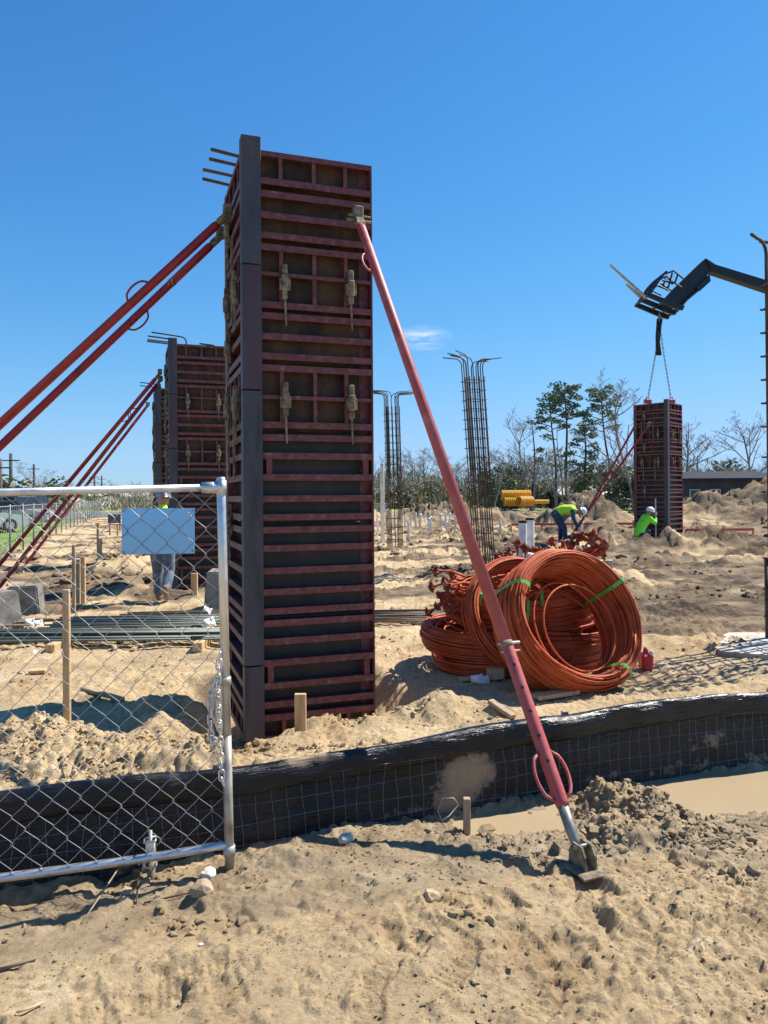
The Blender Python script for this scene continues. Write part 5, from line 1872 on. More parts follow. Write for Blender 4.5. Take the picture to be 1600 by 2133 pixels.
# worker bending at the distant brace (local: +x the way he faces)
p = at(1169, 1118, 23.2)
w2 = thing('person', 'worker in yellow vest bending over at the foot of the distant brace', 'person', (p.x, p.y, gz(p.x, p.y)), R(-12), 'site workers')
hipL, hipR = (-0.18, 0.11, 0.84), (-0.16, -0.11, 0.84)
kL, kR = (0.0, 0.12, 0.47), (0.1, -0.13, 0.45)
aL, aR = (-0.03, 0.13, 0.08), (0.12, -0.14, 0.08)
chest, neck, head = (0.3, 0, 1.02), (0.46, 0, 0.98), (0.58, 0, 0.93)
shL, shR = (0.34, 0.18, 0.98), (0.34, -0.18, 0.98)
eL, eR = (0.38, 0.22, 0.7), (0.38, -0.22, 0.7)
wL, wR = (0.5, 0.12, 0.48), (0.5, -0.12, 0.46)
body = [((-0.17, 0, 0.88), 0.13, (0.06, 0, 1.0), 0.13), ((0.06, 0, 1.0), 0.13, chest, 0.145), (chest, 0.12, neck, 0.055), (neck, 0.055, head, 0.085), (head, 0.088, (0.63, 0, 0.92), 0.082),
        (hipL, 0.09, kL, 0.065), (kL, 0.062, aL, 0.042), (hipR, 0.09, kR, 0.065), (kR, 0.062, aR, 0.042), ((0.34, 0.1, 1.0), 0.09, (0.34, -0.1, 1.0), 0.09),
        (shL, 0.06, eL, 0.045), (eL, 0.043, wL, 0.03), (shR, 0.06, eR, 0.045), (eR, 0.043, wR, 0.03), ((0.66, 0, 0.85), 0.015, (0.67, 0, 0.84), 0.012)]
bodypart('body', body, 'skin', w2, 0.022)
bodypart('trousers', [((-0.17, 0, 0.87), 0.155, (-0.05, 0, 0.95), 0.14), (hipL, 0.115, kL, 0.088), (kL, 0.086, (-0.03, 0.13, 0.1), 0.072), (hipR, 0.115, kR, 0.088), (kR, 0.086, (0.12, -0.14, 0.1), 0.072)], 'jeans_dark', w2, 0.022)
bodypart('vest', [((-0.06, 0, 0.95), 0.155, (0.08, 0, 1.01), 0.16), ((0.08, 0, 1.01), 0.16, (0.32, 0, 1.01), 0.165), ((0.33, 0.11, 1.0), 0.092, (0.33, -0.11, 1.0), 0.092)], 'lime', w2, 0.022)
for e, sh, w in ((eL, shL, wL), (eR, shR, wR)):
    bodypart('shirt_sleeve', [(sh, 0.075, e, 0.058), (e, 0.056, w, 0.045)], 'shirt_blue', w2, 0.02)
    hand(w2, w, (0.5, 0, -0.8))
boots(w2, (-0.03, 0.13, 0.07), (0.12, 0.15, 0.045)); boots(w2, (0.12, -0.14, 0.07), (0.28, -0.15, 0.045))
hard_hat(w2, (0.635, 0, 0.945), (0, R(70), 0), 'hat_white')

# worker in neon shirt crouching against the distant column
p = at(1341, 1121, 23.55)
w3 = thing('person', 'worker in neon green shirt kneeling against the distant column', 'person', (p.x, p.y, gz(p.x, p.y)), R(10), 'site workers')
body = [((-0.16, 0, 0.28), 0.14, (-0.08, 0, 0.5), 0.14), ((-0.08, 0, 0.5), 0.14, (0.08, 0, 0.74), 0.15), ((0.08, 0.08, 0.78), 0.09, (0.08, -0.08, 0.78), 0.09), ((0.1, 0, 0.8), 0.06, (0.16, 0, 0.88), 0.055),
        ((0.16, 0, 0.88), 0.055, (0.2, 0, 0.94), 0.085), ((0.2, 0, 0.93), 0.088, (0.23, 0, 0.98), 0.083), ((0.3, 0, 0.93), 0.015, (0.315, 0, 0.91), 0.012),
        ((-0.14, 0.1, 0.26), 0.1, (0.22, 0.12, 0.34), 0.07), ((0.22, 0.12, 0.34), 0.065, (0.14, 0.12, 0.06), 0.045), ((-0.14, -0.1, 0.24), 0.1, (0.12, -0.13, 0.07), 0.07), ((0.12, -0.13, 0.07), 0.065, (-0.24, -0.13, 0.06), 0.045),
        ((0.1, 0.17, 0.76), 0.06, (0.28, 0.2, 0.6), 0.045), ((0.28, 0.2, 0.6), 0.043, (0.34, 0.08, 0.8), 0.03), ((0.1, -0.17, 0.76), 0.06, (0.28, -0.2, 0.6), 0.045), ((0.28, -0.2, 0.6), 0.043, (0.36, -0.08, 0.8), 0.03)]
bodypart('body', body, 'skin', w3, 0.022)
bodypart('shirt', [((-0.17, 0, 0.26), 0.16, (-0.08, 0, 0.5), 0.165), ((-0.08, 0, 0.5), 0.165, (0.08, 0, 0.74), 0.17), ((0.08, 0.11, 0.77), 0.095, (0.08, -0.11, 0.77), 0.095),
                   ((0.1, 0.17, 0.76), 0.08, (0.28, 0.2, 0.6), 0.062), ((0.28, 0.2, 0.6), 0.06, (0.33, 0.1, 0.75), 0.05), ((0.1, -0.17, 0.76), 0.08, (0.28, -0.2, 0.6), 0.062), ((0.28, -0.2, 0.6), 0.06, (0.35, -0.1, 0.75), 0.05)], 'limegreen', w3, 0.022)
bodypart('trousers', [((-0.16, 0, 0.2), 0.14, (-0.14, 0, 0.28), 0.14), ((-0.14, 0.1, 0.24), 0.115, (0.22, 0.12, 0.33), 0.088), ((0.22, 0.12, 0.33), 0.085, (0.14, 0.12, 0.08), 0.068), ((-0.14, -0.1, 0.22), 0.115, (0.12, -0.13, 0.08), 0.085), ((0.12, -0.13, 0.08), 0.08, (-0.22, -0.13, 0.07), 0.065)], 'jeans_dark', w3, 0.022)
hand(w3, (0.34, 0.08, 0.8), (0.2, -0.2, 0.9)); hand(w3, (0.36, -0.08, 0.8), (0.2, 0.2, 0.9))
boots(w3, (0.14, 0.12, 0.07), (0.3, 0.13, 0.045)); boots(w3, (-0.25, -0.13, 0.07), (-0.27, -0.13, -0.01))
hard_hat(w3, (0.225, 0, 0.965), (0, R(18), 0), 'hat_white')
p = at(1366, 1120, 23.5)
tag(MB().cbox((0, 0, 0.7), (0.035, 0.03, 1.4), 0.004).build('measuring_rod', 'galv_dirty', None, False, (p.x, p.y, gz(p.x, p.y))), 'thin upright rod held by the kneeling worker', 'rod')

# small far worker
p = at(958, 1052, 62)
w4 = thing('person', 'tiny far-off worker in a neon green shirt before the trees', 'person', (p.x, p.y, gz(p.x, p.y)), 0, 'site workers')
bodypart('body', [((0, 0, 0.9), 0.13, (0, 0, 1.35), 0.15), ((0, 0, 1.4), 0.06, (0, 0, 1.64), 0.09), ((-0.1, 0, 0.9), 0.09, (-0.12, 0.05, 0.05), 0.05), ((0.1, 0, 0.9), 0.09, (0.12, -0.05, 0.05), 0.05),
                  ((-0.2, 0, 1.36), 0.06, (-0.28, 0, 0.9), 0.035), ((0.2, 0, 1.36), 0.06, (0.28, 0.05, 0.9), 0.035)], 'skin', w4, 0.03)
bodypart('shirt', [((0, 0, 0.95), 0.16, (0, 0, 1.35), 0.18), ((-0.18, 0, 1.37), 0.08, (-0.26, 0, 1.1), 0.06), ((0.18, 0, 1.37), 0.08, (0.26, 0, 1.1), 0.06)], 'limegreen', w4, 0.03)
bodypart('trousers', [((0, 0, 0.88), 0.15, (0, 0, 0.95), 0.15), ((-0.1, 0, 0.88), 0.11, (-0.12, 0.05, 0.1), 0.07), ((0.1, 0, 0.88), 0.11, (0.12, -0.05, 0.1), 0.07)], 'jeans_dark', w4, 0.03)
hard_hat(w4, (0, 0, 1.67), (0, 0, 0), 'hat_white')


# ------------------------------------------------------------------ far site furniture
def corr_pipe(label, px, py, d, L, rad, rz):
    p = at(px, py, d)
    g = gz(p.x, p.y)
    pts, rs = [], []
    n = int(L / 0.11)
    for i in range(n * 3 + 1):
        pts.append((i / (n * 3) * L - L / 2, 0, 0)); rs.append(rad * (1.0 if i % 3 else 0.86))
    mb = MB().tube(pts, rs, 16, caps=False)
    mb.tube(pts[::-1], [q * 0.84 for q in rs[::-1]], 16, caps=False)
    o = mb.build('corrugated_pipe', 'yellow', None, False, (p.x, p.y, max(p.z, g + rad)))
    o.rotation_euler = (0, 0, rz)
    tag(o, label, 'pipe', 'yellow corrugated pipes')


corr_pipe('yellow corrugated pipe on top of the far pile, back', 1074, 1031, 45, 1.8, 0.3, R(6))
corr_pipe('yellow corrugated pipe front right of the far pile', 1094, 1044, 44.2, 1.0, 0.3, R(30))
corr_pipe('yellow corrugated pipe lowest left of the far pile', 1074, 1044, 44.8, 1.5, 0.28, R(8))
corr_pipe('yellow corrugated pipe lying at the far right of the pile', 1128, 1045, 46.5, 0.9, 0.13, R(2))

r2 = random.Random(44)
stubs = []
for (px, py0, py1, d) in ((797, 965, 1115, 26), (806, 1060, 1110, 30), (851, 1085, 1120, 27.5), (866, 1068, 1090, 38), (875, 1070, 1095, 37), (893, 1078, 1110, 31), (897, 1075, 1108, 32),
                          (918, 1070, 1098, 36), (928, 1065, 1095, 36), (937, 1068, 1092, 38), (1042, 1086, 1118, 28), (855, 1068, 1088, 40), (886, 1068, 1085, 42), (905, 1062, 1085, 42),
                          (930, 1085, 1105, 33), (1075, 1072, 1095, 35), (820, 1075, 1098, 36), (1205, 1086, 1112, 29), (1212, 1086, 1112, 29), (1015, 1075, 1100, 34), (948, 1075, 1098, 36),
                          (978, 1080, 1100, 36), (787, 1080, 1105, 34), (843, 1072, 1092, 39)):
    a, b = at(px, py0, d), at(px, py1, d)
    g = gz(b.x, b.y)
    H = max(0.4, a.z - g)
    big_ = px == 797
    mb = MB().tube([(0, 0, -0.2), (0, 0, H - 0.02), (0, 0, H)], [0.05 if not big_ else 0.07] * 3, 8)
    if not big_ and r2.random() < 0.5:
        mb.tube([(0, 0, H - 0.12), (0, 0, H - 0.01)], 0.07, 8)
    tag(mb.build('pipe_stub', 'pvc', None, True, (b.x, b.y, g)),
        'tall thin white pipe just right of the nearest column' if big_ else 'thin white plumbing riser standing in the far dirt', 'pipe', 'white plumbing risers' if not big_ else None)
for (px, w, lab) in ((1089, 0.34, 'left of two wide white pipes standing behind the coils'), (1104, 0.36, 'right and taller of two wide white pipes behind the coils')):
    b = at(px, 1137, 17.6 if px < 1100 else 17.9)
    top_ = at(px, 1085 if px < 1100 else 1079, b.y).z
    g = gz(b.x, b.y)
    t = thing('wide_pipe', lab, 'pipe', (b.x, b.y, g))
    rr_ = w / 2 * 0.58
    H = top_ - g
    MB().tube([(0, 0, -0.1), (0, 0, H)], rr_, 20, caps=False).tube([(0, 0, H), (0, 0, 0)], rr_ * 0.93, 20, caps=False).build('pipe_wall', 'pvc', t, True)
    MB().tube([(0, 0, H - 0.05), (0, 0, H + 0.004)], rr_ * 1.03, 20, caps=False).tube([(0, 0, H + 0.004), (0, 0, H - 0.02)], rr_ * 0.9, 20, caps=False).build('dark_rim', 'rubber', t, True)


def crate(label, px, py, d, w, dp, h, m, name='site_box', cat='box'):
    p = at(px, py, d)
    t = thing(name, label, cat, (p.x, p.y, gz(p.x, p.y)))
    MB().cbox((0, 0, h / 2), (w, dp, h), 0.03).build('body', m, t)
    MB().cbox((0, 0, h + 0.03), (w + 0.06, dp + 0.06, 0.06), 0.01).build('lid', m, t)
    for sx in (-1, 1):
        MB().cbox((sx * w * 0.3, -dp / 2 - 0.01, h * 0.6), (0.08, 0.03, h * 0.25), 0.006).build('latch', 'black', t)


crate('white site box far off between the column and the cage', 857, 1053, 55, 1.15, 0.8, 0.7, 'pvc')
crate('small white crate far off left of the yellow pipes', 1031, 1050, 52, 0.5, 0.5, 0.35, 'pvc')
crate('low white box far off right of the leaning brace', 922, 1056, 52, 0.6, 0.5, 0.35, 'pvc')
crate('grey storage box far off just right of the nearest column', 797, 1035, 66, 1.1, 1.0, 1.0, 'galv_dirty')
p = at(238, 1060, 36)
t = thing('site_board', 'dark rectangular board standing far back on the left', 'board', (p.x, p.y, gz(p.x, p.y)))
MB().cbox((0, 0, 0.58), (0.62, 0.05, 0.42), 0.01).build('board', 'dark_board', t)
for sx in (-0.25, 0.25):
    MB().cbox((sx, 0.05, 0.3), (0.06, 0.04, 0.75), 0.005).build('leg', 'wood_grey', t)


def rail_bar(label, a, b, m, h=0.35, n=4, th=0.1):
    a, b = Vector(a), Vector(b)
    t = thing('low_barrier', label, 'barrier', (a.x, a.y, 0))
    O = Vector((a.x, a.y, 0))
    za, zb = gz(a.x, a.y) + h, gz(b.x, b.y) + h
    pa, pb_ = Vector((a.x, a.y, za)), Vector((b.x, b.y, zb))
    d = pb_ - pa
    L = d.length
    MB().cbox((pa + pb_) / 2 - O, (L, 0.04, th), 0.006, Matrix.Rotation(math.atan2(d.y, d.x), 3, 'Z')).build('rail_board', m, t)
    for i in range(n):
        q = pa + d * (i / (n - 1))
        MB().cbox((q.x - O.x, q.y - O.y + 0.05, q.z - h / 2 - 0.05), (0.07, 0.05, h + 0.15), 0.006).build('post', 'wood', t)


rail_bar('red layout board on stakes right of the distant column', at(1430, 1100, 27), at(1570, 1100, 27), 'redpaint', 0.35, 4)
rail_bar('red layout board on stakes left of the distant column', at(1065, 1082, 31), at(1320, 1082, 31), 'redpaint', 0.3, 5)
board('long yellow timber lying at the foot of the distant column', at(1432, 1105, 25.6), at(1490, 1110, 24.6), 0.2, 0.1, 'wood')
rail_bar('small orange layout board far up the left bank', at(228, 1075, 33), at(260, 1075, 33), 'redpaint', 0.5, 3, 0.05)


# ------------------------------------------------------------------ trees
def limb_tree(seed, H, spread, depth, r0, droop=0.0, first=0.3, n1=6, twig=0.012):
    rr = random.Random(seed)
    mb = MB()

    def grow(p, d, L, r, lv):
        n = 4 if lv < 2 else 3
        pts, rs = [p], [r]
        q, dd = p, d.normalized()
        for i in range(n):
            dd = (dd + Vector((rr.uniform(-.2, .2), rr.uniform(-.2, .2), rr.uniform(-.05, .16)))).normalized()
            q = q + dd * L / n
            pts.append(q); rs.append(max(r * (1 - 0.6 * (i + 1) / n), twig * 0.6))
        mb.tube(pts, rs, 5 if lv < 2 else 3, caps=False)
        if lv >= depth:
            return
        k = n1 if lv == 0 else rr.randint(3, 5)
        for j in range(k):
            f = rr.uniform(first if lv == 0 else 0.25, 1.0)
            seg = min(int(f * n), n - 1)
            fr = f * n - seg
            bp = pts[seg] * (1 - fr) + pts[seg + 1] * fr
            az = rr.uniform(0, 6.283)
            el = rr.uniform(0.15, 0.95)
            nd = (dd * el + Vector((math.cos(az), math.sin(az), 0.15 - droop)) * spread).normalized()
            grow(bp, nd, L * rr.uniform(0.36, 0.62) * (1.15 - 0.4 * f), max(rs[seg] * 0.55, twig), lv + 1)
    grow(Vector((0, 0, -0.2)), Vector((rr.uniform(-.06, .06), 0, 1)), H * 0.8, r0, 0)
    return mb


def leaf_cloud(mb, c, rx, rz_, n, s, rr):
    for _ in range(n):
        while True:
            v = Vector((rr.uniform(-1, 1), rr.uniform(-1, 1), rr.uniform(-1, 1)))
            if 0.15 < v.length < 1:
                break
        p = Vector(c) + Vector((v.x * rx, v.y * rx, v.z * rz_))
        a = Vector((rr.uniform(-1, 1), rr.uniform(-1, 1), rr.uniform(-0.6, 0.6))).normalized()
        b = a.cross(Vector((rr.uniform(-1, 1), rr.uniform(-1, 1), rr.uniform(-1, 1)))).normalized()
        q = s * rr.uniform(0.6, 1.4)
        mb.add([p - a * q, p + b * q * 0.45, p + a * q, p - b * q * 0.45], [(0, 1, 2, 3)])


def pine(label, px, py_top, px_base, d, seed, clumps, trunk_r=0.2):
    rr = random.Random(seed)
    base = at(px_base, 1040, d); base.z = 0
    top = at(px, py_top, d)
    t = thing('pine_tree', label, 'pine tree', base, 0, 'tall pines')
    H = top.z
    off = top - base
    tr = MB()
    ax = lambda f: Vector((off.x * f + 0.15 * math.sin(f * 7 + seed), 0.1 * math.sin(f * 5 + seed), H * f))
    tr.tube([ax(f) for f in np.linspace(-0.01, 0.97, 12)], [trunk_r * (1 - 0.75 * f) for f in np.linspace(0, 1, 12)], 7)
    cr_ = MB()
    for (f, side, lng, n) in clumps:
        p0 = ax(f)
        az = rr.uniform(-0.5, 0.5) + (0 if side > 0 else math.pi)
        tip = p0 + Vector((math.cos(az) * lng, math.sin(az) * lng, lng * rr.uniform(0.1, 0.4)))
        tr.tube([p0, (p0 + tip) / 2 + Vector((0, 0, 0.1)), tip], [0.06, 0.045, 0.02], 4, caps=False)
        for _ in range(n):
            k = rr.uniform(0.45, 1.1)
            c = p0 + (tip - p0) * k + Vector((rr.uniform(-.5, .5), rr.uniform(-.7, .7), rr.uniform(-.1, .45)))
            leaf_cloud(cr_, c, rr.uniform(0.5, 0.9), rr.uniform(0.22, 0.36), 36, 0.2, rr)
    tr.build('trunk', 'bark', t, True)
    cr_.build('crown', 'needle', t)


def cl(seed, top_only=0.62, n=16, lng=2.2):
    rr = random.Random(seed)
    out = []
    for i in range(n):
        f = top_only + (1 - top_only) * (i + 0.5) / n
        out.append((min(f, 0.97), 1 if i % 2 else -1, lng * (1.15 - 0.75 * (f - top_only) / (1 - top_only)) * rr.uniform(0.5, 1.1), rr.randint(2, 3)))
    return out


pine('tall pine with a round tufted crown, centre of the pine group', 1176, 806, 1182, 88, 3, cl(3, 0.7, 16, 2.7), 0.24)
pine('slim pine just left of the tall round-crowned pine', 1147, 822, 1160, 90, 5, cl(5, 0.66, 14, 2.4), 0.2)
pine('leaning pine with a broad crown, right of the pine group', 1246, 806, 1284, 88, 7, cl(7, 0.62, 16, 2.6), 0.2)
pine('ragged half-dead pine between the two crowned pines', 1215, 875, 1222, 86, 9, cl(9, 0.45, 12, 1.8), 0.24)
pine('bare-trunked dead pine at the left of the pine group', 1110, 868, 1112, 86, 10, [(0.6, 1, 1.0, 2), (0.5, 1, 1.1, 2), (0.4, -1, 0.9, 1)], 0.17)
pine('thin leaning pine stem behind the pine group', 1160, 880, 1172, 92, 12, [(0.9, 1, 1.3, 2), (0.8, -1, 1.2, 2), (0.6, 1, 1.4, 2), (0.5, -1, 1.3, 2)], 0.12)

bare = [limb_tree(20 + i, 9.0, 0.75, 4, 0.16, n1=9, twig=0.016).mesh('bare_tree', 'barkgrey') for i in range(5)]


def bare_tree(px, py_top, d, k, lab, group='bare winter trees'):
    b = at(px, 1040, d)
    H = at(px, py_top, d).z
    o = link('bare_tree', bare[k % 5], None, (b.x, b.y, -0.05))
    zmax = max(v.co.z for v in bare[k % 5].vertices) if ('zm', k % 5) not in ZM else ZM[('zm', k % 5)]
    ZM[('zm', k % 5)] = zmax
    s = H / zmax
    o.scale = (s * 0.95, s * 0.95, s)
    o.rotation_euler = (0, 0, rnd.uniform(0, 6.28))
    tag(o, lab, 'bare tree', group)


ZM = {}
bare_tree(1322, 768, 74, 2, 'tallest bare tree rising behind the distant column')
bare_tree(1106, 850, 84, 2, 'tall bare tree at the left of the pines')
bare_tree(1432, 848, 80, 0, 'bare tree just right of the distant column')
bare_tree(1452, 900, 78, 3, 'spreading bare tree right of the distant column')
bare_tree(1572, 850, 74, 4, 'bare tree behind the cage at the right edge')
bare_tree(70, 955, 70, 3, 'wide bare tree behind the parked cars')
bare_tree(90, 975, 84, 1, 'smaller bare tree behind the parked cars')
r3 = random.Random(8)
for i in range(64):
    px = 790 + i * 13.4 + r3.uniform(-8, 8)
    if 1460 < px < 1500 and i % 2:
        continue
    top_ = r3.uniform(925, 985)
    if px > 1440:
        top_ = r3.uniform(935, 975)
    bare_tree(px, top_, r3.uniform(78, 125), r3.randint(0, 4), 'leafless grey tree in the far treeline', 'trees of the far treeline')
for i in range(20):
    bare_tree(-60 + i * 26 + r3.uniform(-10, 10), r3.uniform(990, 1020), r3.uniform(110, 170), r3.randint(0, 4), 'leafless tree far off behind the left fence', 'trees far off on the left')

busht = []
for k in range(4):
    rr = random.Random(70 + k)
    mb = MB()
    for _ in range(16):
        leaf_cloud(mb, (rr.uniform(-1.3, 1.3), rr.uniform(-1, 1), rr.uniform(0.5, 3.0)), rr.uniform(0.5, 1.0), rr.uniform(0.4, 0.8), 46, 0.2, rr)
    busht.append((mb.mesh('crown', 'bush'), limb_tree(90 + k, 3.2, 0.7, 1, 0.07, n1=5).mesh('trunk', 'bark')))


def evergreen(px, py_top, d, k, lab, sx=1.0, group='evergreen bushes'):
    b = at(px, 1040, d)
    H = at(px, py_top, d).z
    t = thing('evergreen_bush', lab, 'bush', (b.x, b.y, -0.05), rnd.uniform(0, 6), group)
    s = H / 3.6
    t.scale = (s * sx, s * sx, s)
    link('crown', busht[k % 4][0], t)
    link('trunk', busht[k % 4][1], t)


evergreen(1042, 945, 88, 0, 'dark leafy evergreen right of the middle cage', 0.8)
evergreen(1056, 985, 84, 1, 'dense dark bush below the leafy evergreen', 1.2)
evergreen(1330, 960, 80, 2, 'green bush behind the left of the distant column', 1.3)
evergreen(1300, 985, 82, 3, 'wide green bush beside the brace of the distant column', 1.4)
evergreen(1225, 940, 86, 0, 'ivy-like green bush on the ragged pine', 0.7)
evergreen(1530, 945, 96, 1, 'greyish evergreen behind the dark building', 1.0)
evergreen(10, 985, 62, 2, 'dark evergreen at the left edge behind the cars', 1.5)
evergreen(45, 1005, 58, 0, 'olive hedge bush behind the parked cars', 2.0)
evergreen(85, 1008, 64, 3, 'olive bush right of the hedge behind the cars', 1.6)
evergreen(106, 985, 80, 1, 'small round-topped evergreen far off on the left', 0.9)
for i in range(26):
    px = 795 + i * 31 + r3.uniform(-10, 10)
    evergreen(px, r3.uniform(985, 1015), r3.uniform(90, 120), i, 'low shrub at the foot of the far treeline', r3.uniform(1.0, 1.9), 'shrubs of the far treeline')

# undergrowth that reads as one mass
mb = MB()
rr = random.Random(99)
for _ in range(46000):
    y = rr.uniform(96, 150)
    px = rr.uniform(760, 1750) if rr.random() < 0.68 else rr.uniform(-250, 760)
    x = (px - 800) / FPX * y
    hmax = (4.2 + 5.2 * abs(math.sin(x * 0.17 + 0.6) * math.cos(x * 0.061 + 1))) if px > 600 else 2.6
    if px > 1440:
        hmax *= 0.75
    z = hmax * rr.random() ** 1.6
    a = Vector((rr.uniform(-.4, .4), rr.uniform(-.4, .4), rr.uniform(0.3, 1))).normalized()
    b = a.cross(Vector((rr.uniform(-1, 1), rr.uniform(-1, 1), 0.1))).normalized()
    q = rr.uniform(0.2, 0.5)
    p = Vector((x, y, z))
    mb.add([p - a * q, p + b * q * 0.2, p + a * q, p - b * q * 0.2], [(0, 1, 2, 3)])
tag(mb.build('woodland_undergrowth', 'scrub'), 'brown-green winter undergrowth along the far woodland', 'undergrowth', kind='stuff')


# ------------------------------------------------------------------ far buildings
def house(label, px0, px1, py_eave, py_ridge, d, depth, wall, roof, group=None, win=3, rz=0.0):
    a, b = at(px0, py_eave, d), at(px1, py_eave, d)
    rdg = at((px0 + px1) / 2, py_ridge, d + depth / 2).z
    W = b.x - a.x
    he = (a.z + b.z) / 2
    t = thing('low_building', label, 'building', ((a.x + b.x) / 2, d + depth / 2, 0), rz, group)
    MB().box((0, 0, he / 2 - 0.2), (W, depth, he + 0.4)).build('wall', wall, t)
    ov = 0.4
    prof = [(-depth / 2 - ov, he), (0, rdg), (depth / 2 + ov, he), (depth / 2 + ov, he - 0.18), (0, rdg - 0.2), (-depth / 2 - ov, he - 0.18)]
    MB().prism(prof, -W / 2 - ov, W / 2 + ov, lambda u, v, dd: Vector((dd, u, v + 0.005))).build('roof', roof, t)
    for i in range(win):
        x = (i + 0.5) / win * W - W / 2
        f = MB().box((x, -depth / 2 - 0.02, he * 0.5), (min(1.2, W / win * 0.5), 0.06, he * 0.4)).build('window_frame', 'palewall', t)
        MB().box((x, -depth / 2 - 0.055, he * 0.5), (min(1.2, W / win * 0.5) - 0.16, 0.02, he * 0.4 - 0.16)).build('pane', 'glass', f)
    return t


house('long dark building with a low roof at the right edge', 1425, 1640, 996, 982, 62, 12, 'darkwall', 'roofing', None, 5)
house('small pale-roofed house glimpsed between the pines', 1172, 1296, 1030, 1012, 95, 9, 'darkwall', 'palewall', None, 3)
house('pale low house far off behind the left fence', 130, 205, 1033, 1024, 130, 10, 'palewall', 'palewall', 'far houses on the left', 3)
house('white-roofed far house right of the fence end', 215, 300, 1034, 1022, 150, 10, 'palewall', 'palewall', 'far houses on the left', 3)
house('grey-roofed house far off behind the red braces', 85, 135, 1034, 1026, 120, 9, 'palewall', 'galv_dirty', 'far houses on the left', 2)


# ------------------------------------------------------------------ left: fence, poles, parking
def far_fence():
    t = thing('chain_link_fence', 'long chain link fence running away along the left of the site', 'fence', (-10.2, 20, 0))
    O = Vector((-10.2, 20, 0))
    A, B = Vector((-8.3, 14.0, 0)), Vector((-29.0, 76, 0))
    d = B - A
    L = d.length
    e = d.normalized()
    H = 1.45
    n = 26
    for i in range(n):
        p = A + e * (L * (i / (n - 1)) ** 1.0)
        MB().tube([p - O - Vector((0, 0, 0.2)), p - O + Vector((0, 0, H + 0.06))], 0.028, 6).build('post', 'farwire', t, True)
    MB().tube([A - O + Vector((0, 0, H)), B - O + Vector((0, 0, H))], 0.02, 6).build('top_rail', 'farwire', t, True)
    mb = MB()
    s = -H
    while s < L:
        for sg in (1, -1):
            a0, a1 = s, s + H
            z0, z1 = (0, H) if sg > 0 else (H, 0)
            pa, pb_ = A + e * max(a0, 0), A + e * min(a1, L)
            mb.tube([pa - O + Vector((0, 0, z0 + 0.02)), pb_ - O + Vector((0, 0, z1 + 0.02))], 0.002, 3, caps=False)
        s += 0.42
    w = mb.build('wire_mesh', 'farwire', t)
    w['kind'] = 'stuff'


far_fence()
pk = MB().box((0, 0, 0), (40, 60, 0.02)).build('parking_lot', 'asphalt', None, False, (-45, 58, 0.06))
tag(pk, kind='structure')


def pole(px, py_top, d, lab, arms=1):
    b = at(px, 1040, d)
    H = at(px, py_top, d).z
    t = thing('utility_pole', lab, 'utility pole', (b.x, b.y, -0.1), 0, 'utility poles')
    MB().tube([(0, 0, 0), (0, 0, H)], [0.19, 0.13], 8).build('pole_shaft', 'pole', t, True)
    for k in range(arms):
        MB().box((0, -0.14, H - 0.6 - k * 0.9), (1.6, 0.08, 0.09)).build('crossarm', 'pole', t)


pole(23, 942, 62, 'dark utility pole near the left edge behind the cars', 1)
pole(0, 952, 48, 'dark pole at the very left edge')
pole(71, 965, 90, 'thinner far utility pole by the bare tree')
pole(197, 985, 120, 'far utility pole right of the red braces', 2)
pole(212, 990, 135, 'farthest utility pole with crossarms', 2)


def car(label, px, d, m, rz, L=4.5, Hh=1.48):
    b = at(px, 1080, d)
    t = thing('parked_car', label, 'car', (b.x, b.y, 0.07), rz, 'parked cars')
    low = [(-L / 2, 0.35), (-L / 2 + 0.05, 0.85), (-L / 2 + 0.5, 0.95), (L / 2 - 1.1, 0.95), (L / 2 - 0.1, 0.78), (L / 2, 0.4), (L / 2 - 0.1, 0.25), (-L / 2 + 0.1, 0.25)]
    MB().prism(low, -0.88, 0.88, lambda a, c, dd: Vector((a, dd, c))).build('body', m, t)
    cab = [(-L / 2 + 0.25, 0.94), (-L / 2 + 0.75, Hh), (0.55, Hh), (L / 2 - 1.15, 0.94)]
    mb = MB()
    n = 4
    vs = [Vector((a, s * (0.82 if c < 1 else 0.66), c)) for s in (-1, 1) for a, c in cab]
    mb.add(vs, [(3, 2, 1, 0), (4, 5, 6, 7), (0, 1, 5, 4), (1, 2, 6, 5), (2, 3, 7, 6), (3, 0, 4, 7)])
    mb.build('cabin_glass', 'glass', t)
    MB().box((-0.38, 0, Hh + 0.005), (1.75, 1.3, 0.05)).build('roof', m, t)
    for sx in (-1, 1):
        for sy in (-1, 1):
            w_ = MB().tube([(sx * L * 0.31, sy * 0.9, 0.33), (sx * L * 0.31, sy * 0.68, 0.33)], 0.33, 14).build('wheel', 'rubber', t)
            MB().tube([(sx * L * 0.31, sy * 0.91, 0.33), (sx * L * 0.31, sy * 0.86, 0.33)], 0.19, 10).build('rim', 'galv', w_)
    for sy in (-0.66, 0.66):
        MB().box((-L / 2 - 0.005, sy, 0.75), (0.06, 0.3, 0.18)).build('tail_light', 'lamp_red', t)
        MB().box((L / 2 - 0.07, sy, 0.66), (0.08, 0.34, 0.14)).build('headlight', 'white_plastic', t)


car('white parked car cut by the left edge', -52, 36, 'car_white', R(35))
car('silver parked car behind the white one', 12, 45, 'car_silver', R(25))
car('dark parked car in the middle of the parked row', 46, 50, 'car_silver', R(80), 4.8, 1.75)
car('dark parked van right in the parked row', 70, 54, 'car_dark', R(85), 4.9, 1.85)
car('farther dark parked car right of the van', 90, 60, 'car_dark', R(85), 4.7, 1.7)

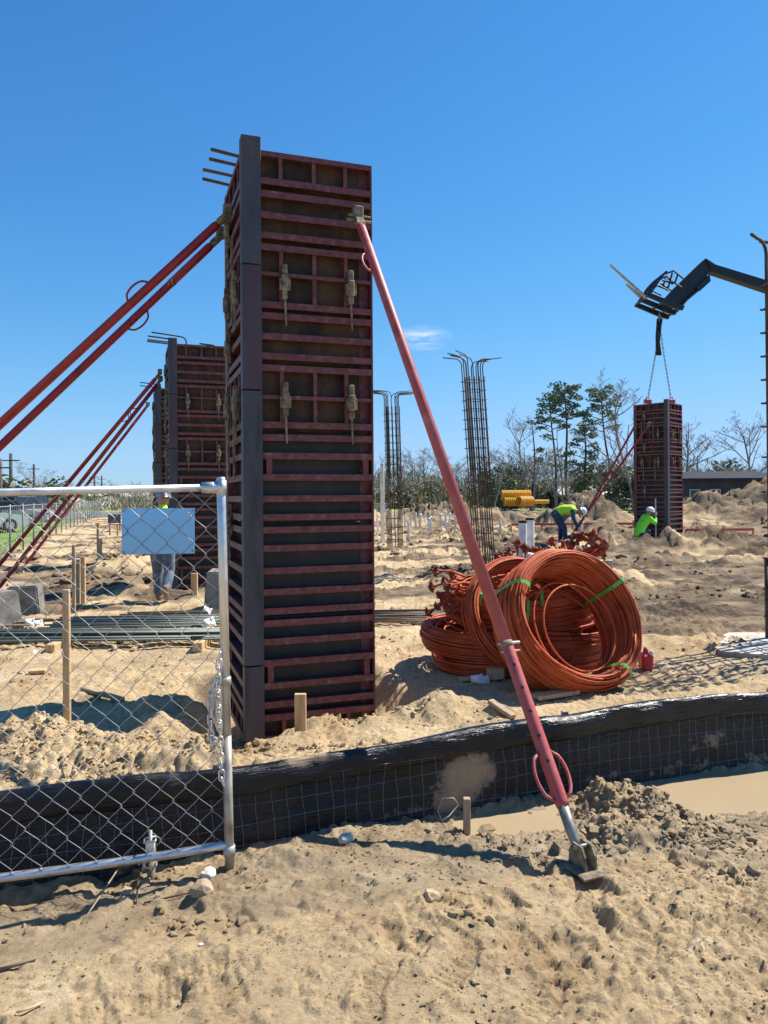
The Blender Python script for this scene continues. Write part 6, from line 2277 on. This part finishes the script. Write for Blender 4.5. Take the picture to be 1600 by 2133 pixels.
# ------------------------------------------------------------------ small litter in the foreground
def rock(label, px, py, d, s, m='stone', seed=1, name='stone', cat='stone'):
    p = at(px, py, d)
    rr = random.Random(seed)
    bm = bmesh.new()
    bmesh.ops.create_icosphere(bm, subdivisions=2, radius=s)
    for v in bm.verts:
        v.co *= rr.uniform(0.78, 1.15)
        v.co.z *= 0.7
    me = bpy.data.meshes.new(name); bm.to_mesh(me); bm.free()
    me.materials.append(M[m])
    o = link(name, me, None, (p.x, p.y, gz(p.x, p.y) + s * 0.35))
    tag(o, label, cat)


rock('pale stone under the corner of the gate', 433, 1787, 3.2, 0.035, 'stone', 1)
rock('crumpled white rag at the foot of the silt fence', 720, 1742, 3.55, 0.04, 'stone', 2, 'crumpled_rag', 'rag')
rock('small yellowish clump under the gate rail', 262, 1812, 3.1, 0.025, 'clod', 3)
rock('white pebble lying on the foreground sand', 418, 1968, 2.65, 0.008, 'paper', 4)
rock('dark earth clod lying alone on the foreground sand', 898, 1890, 2.95, 0.035, 'clod', 5, 'earth_clod', 'clod')
rock('large clod by the gate drop rod', 420, 1815, 3.05, 0.05, 'clod', 6, 'earth_clod', 'clod')
rock('muddy lump sticking out of the puddle by the fence', 1432, 1612, 4.35, 0.045, 'clod', 7, 'earth_clod', 'clod')


def wire_on_ground(label, pts, r, m, name='loose_wire'):
    P = [gw(*q) + Vector((0, 0, r + h)) for (q, h) in pts]
    O = P[0]
    tag(MB().tube([q - O for q in P], r, 6).build(name, m, None, True, O), label, 'wire')


wire_on_ground('thin dead stalk slanting across the mud under the gate', [((170, 1925), 0.0), ((215, 1880), 0.05), ((275, 1815), 0.1)], 0.0035, 'wood_grey', 'dead_stalk')
wire_on_ground('short bent wire standing up beside the drop rod', [((284, 1885), 0.0), ((287, 1860), 0.03), ((290, 1822), 0.06)], 0.003, 'rebar', 'loose_wire')
wire_on_ground('thin twig lying on the mud by the drop rod', [((300, 1885), 0.005), ((370, 1872), 0.01), ((420, 1858), 0.004)], 0.0035, 'rebar', 'dead_twig')
wire_on_ground('dry pale grass stalk at the bottom left corner', [((35, 2130), 0.004), ((60, 2110), 0.01), ((88, 2095), 0.006)], 0.004, 'wood', 'dead_stalk')
wire_on_ground('dark root lying at the left edge of the foreground', [((0, 2025), 0.004), ((35, 2018), 0.008), ((75, 2002), 0.004)], 0.006, 'rebar_brown', 'dead_root')
P = [at(925, 1720, 3.72), at(912, 1690, 3.72), at(922, 1663, 3.74), at(945, 1662, 3.75), at(955, 1676, 3.74), at(935, 1700, 3.7), at(922, 1708, 3.66)]
tag(MB().tube([q - P[0] for q in P], 0.0016, 5).build('loose_wire', 'galv_dirty', None, True, P[0]), 'loop of loose wire hanging on the silt fence', 'wire')
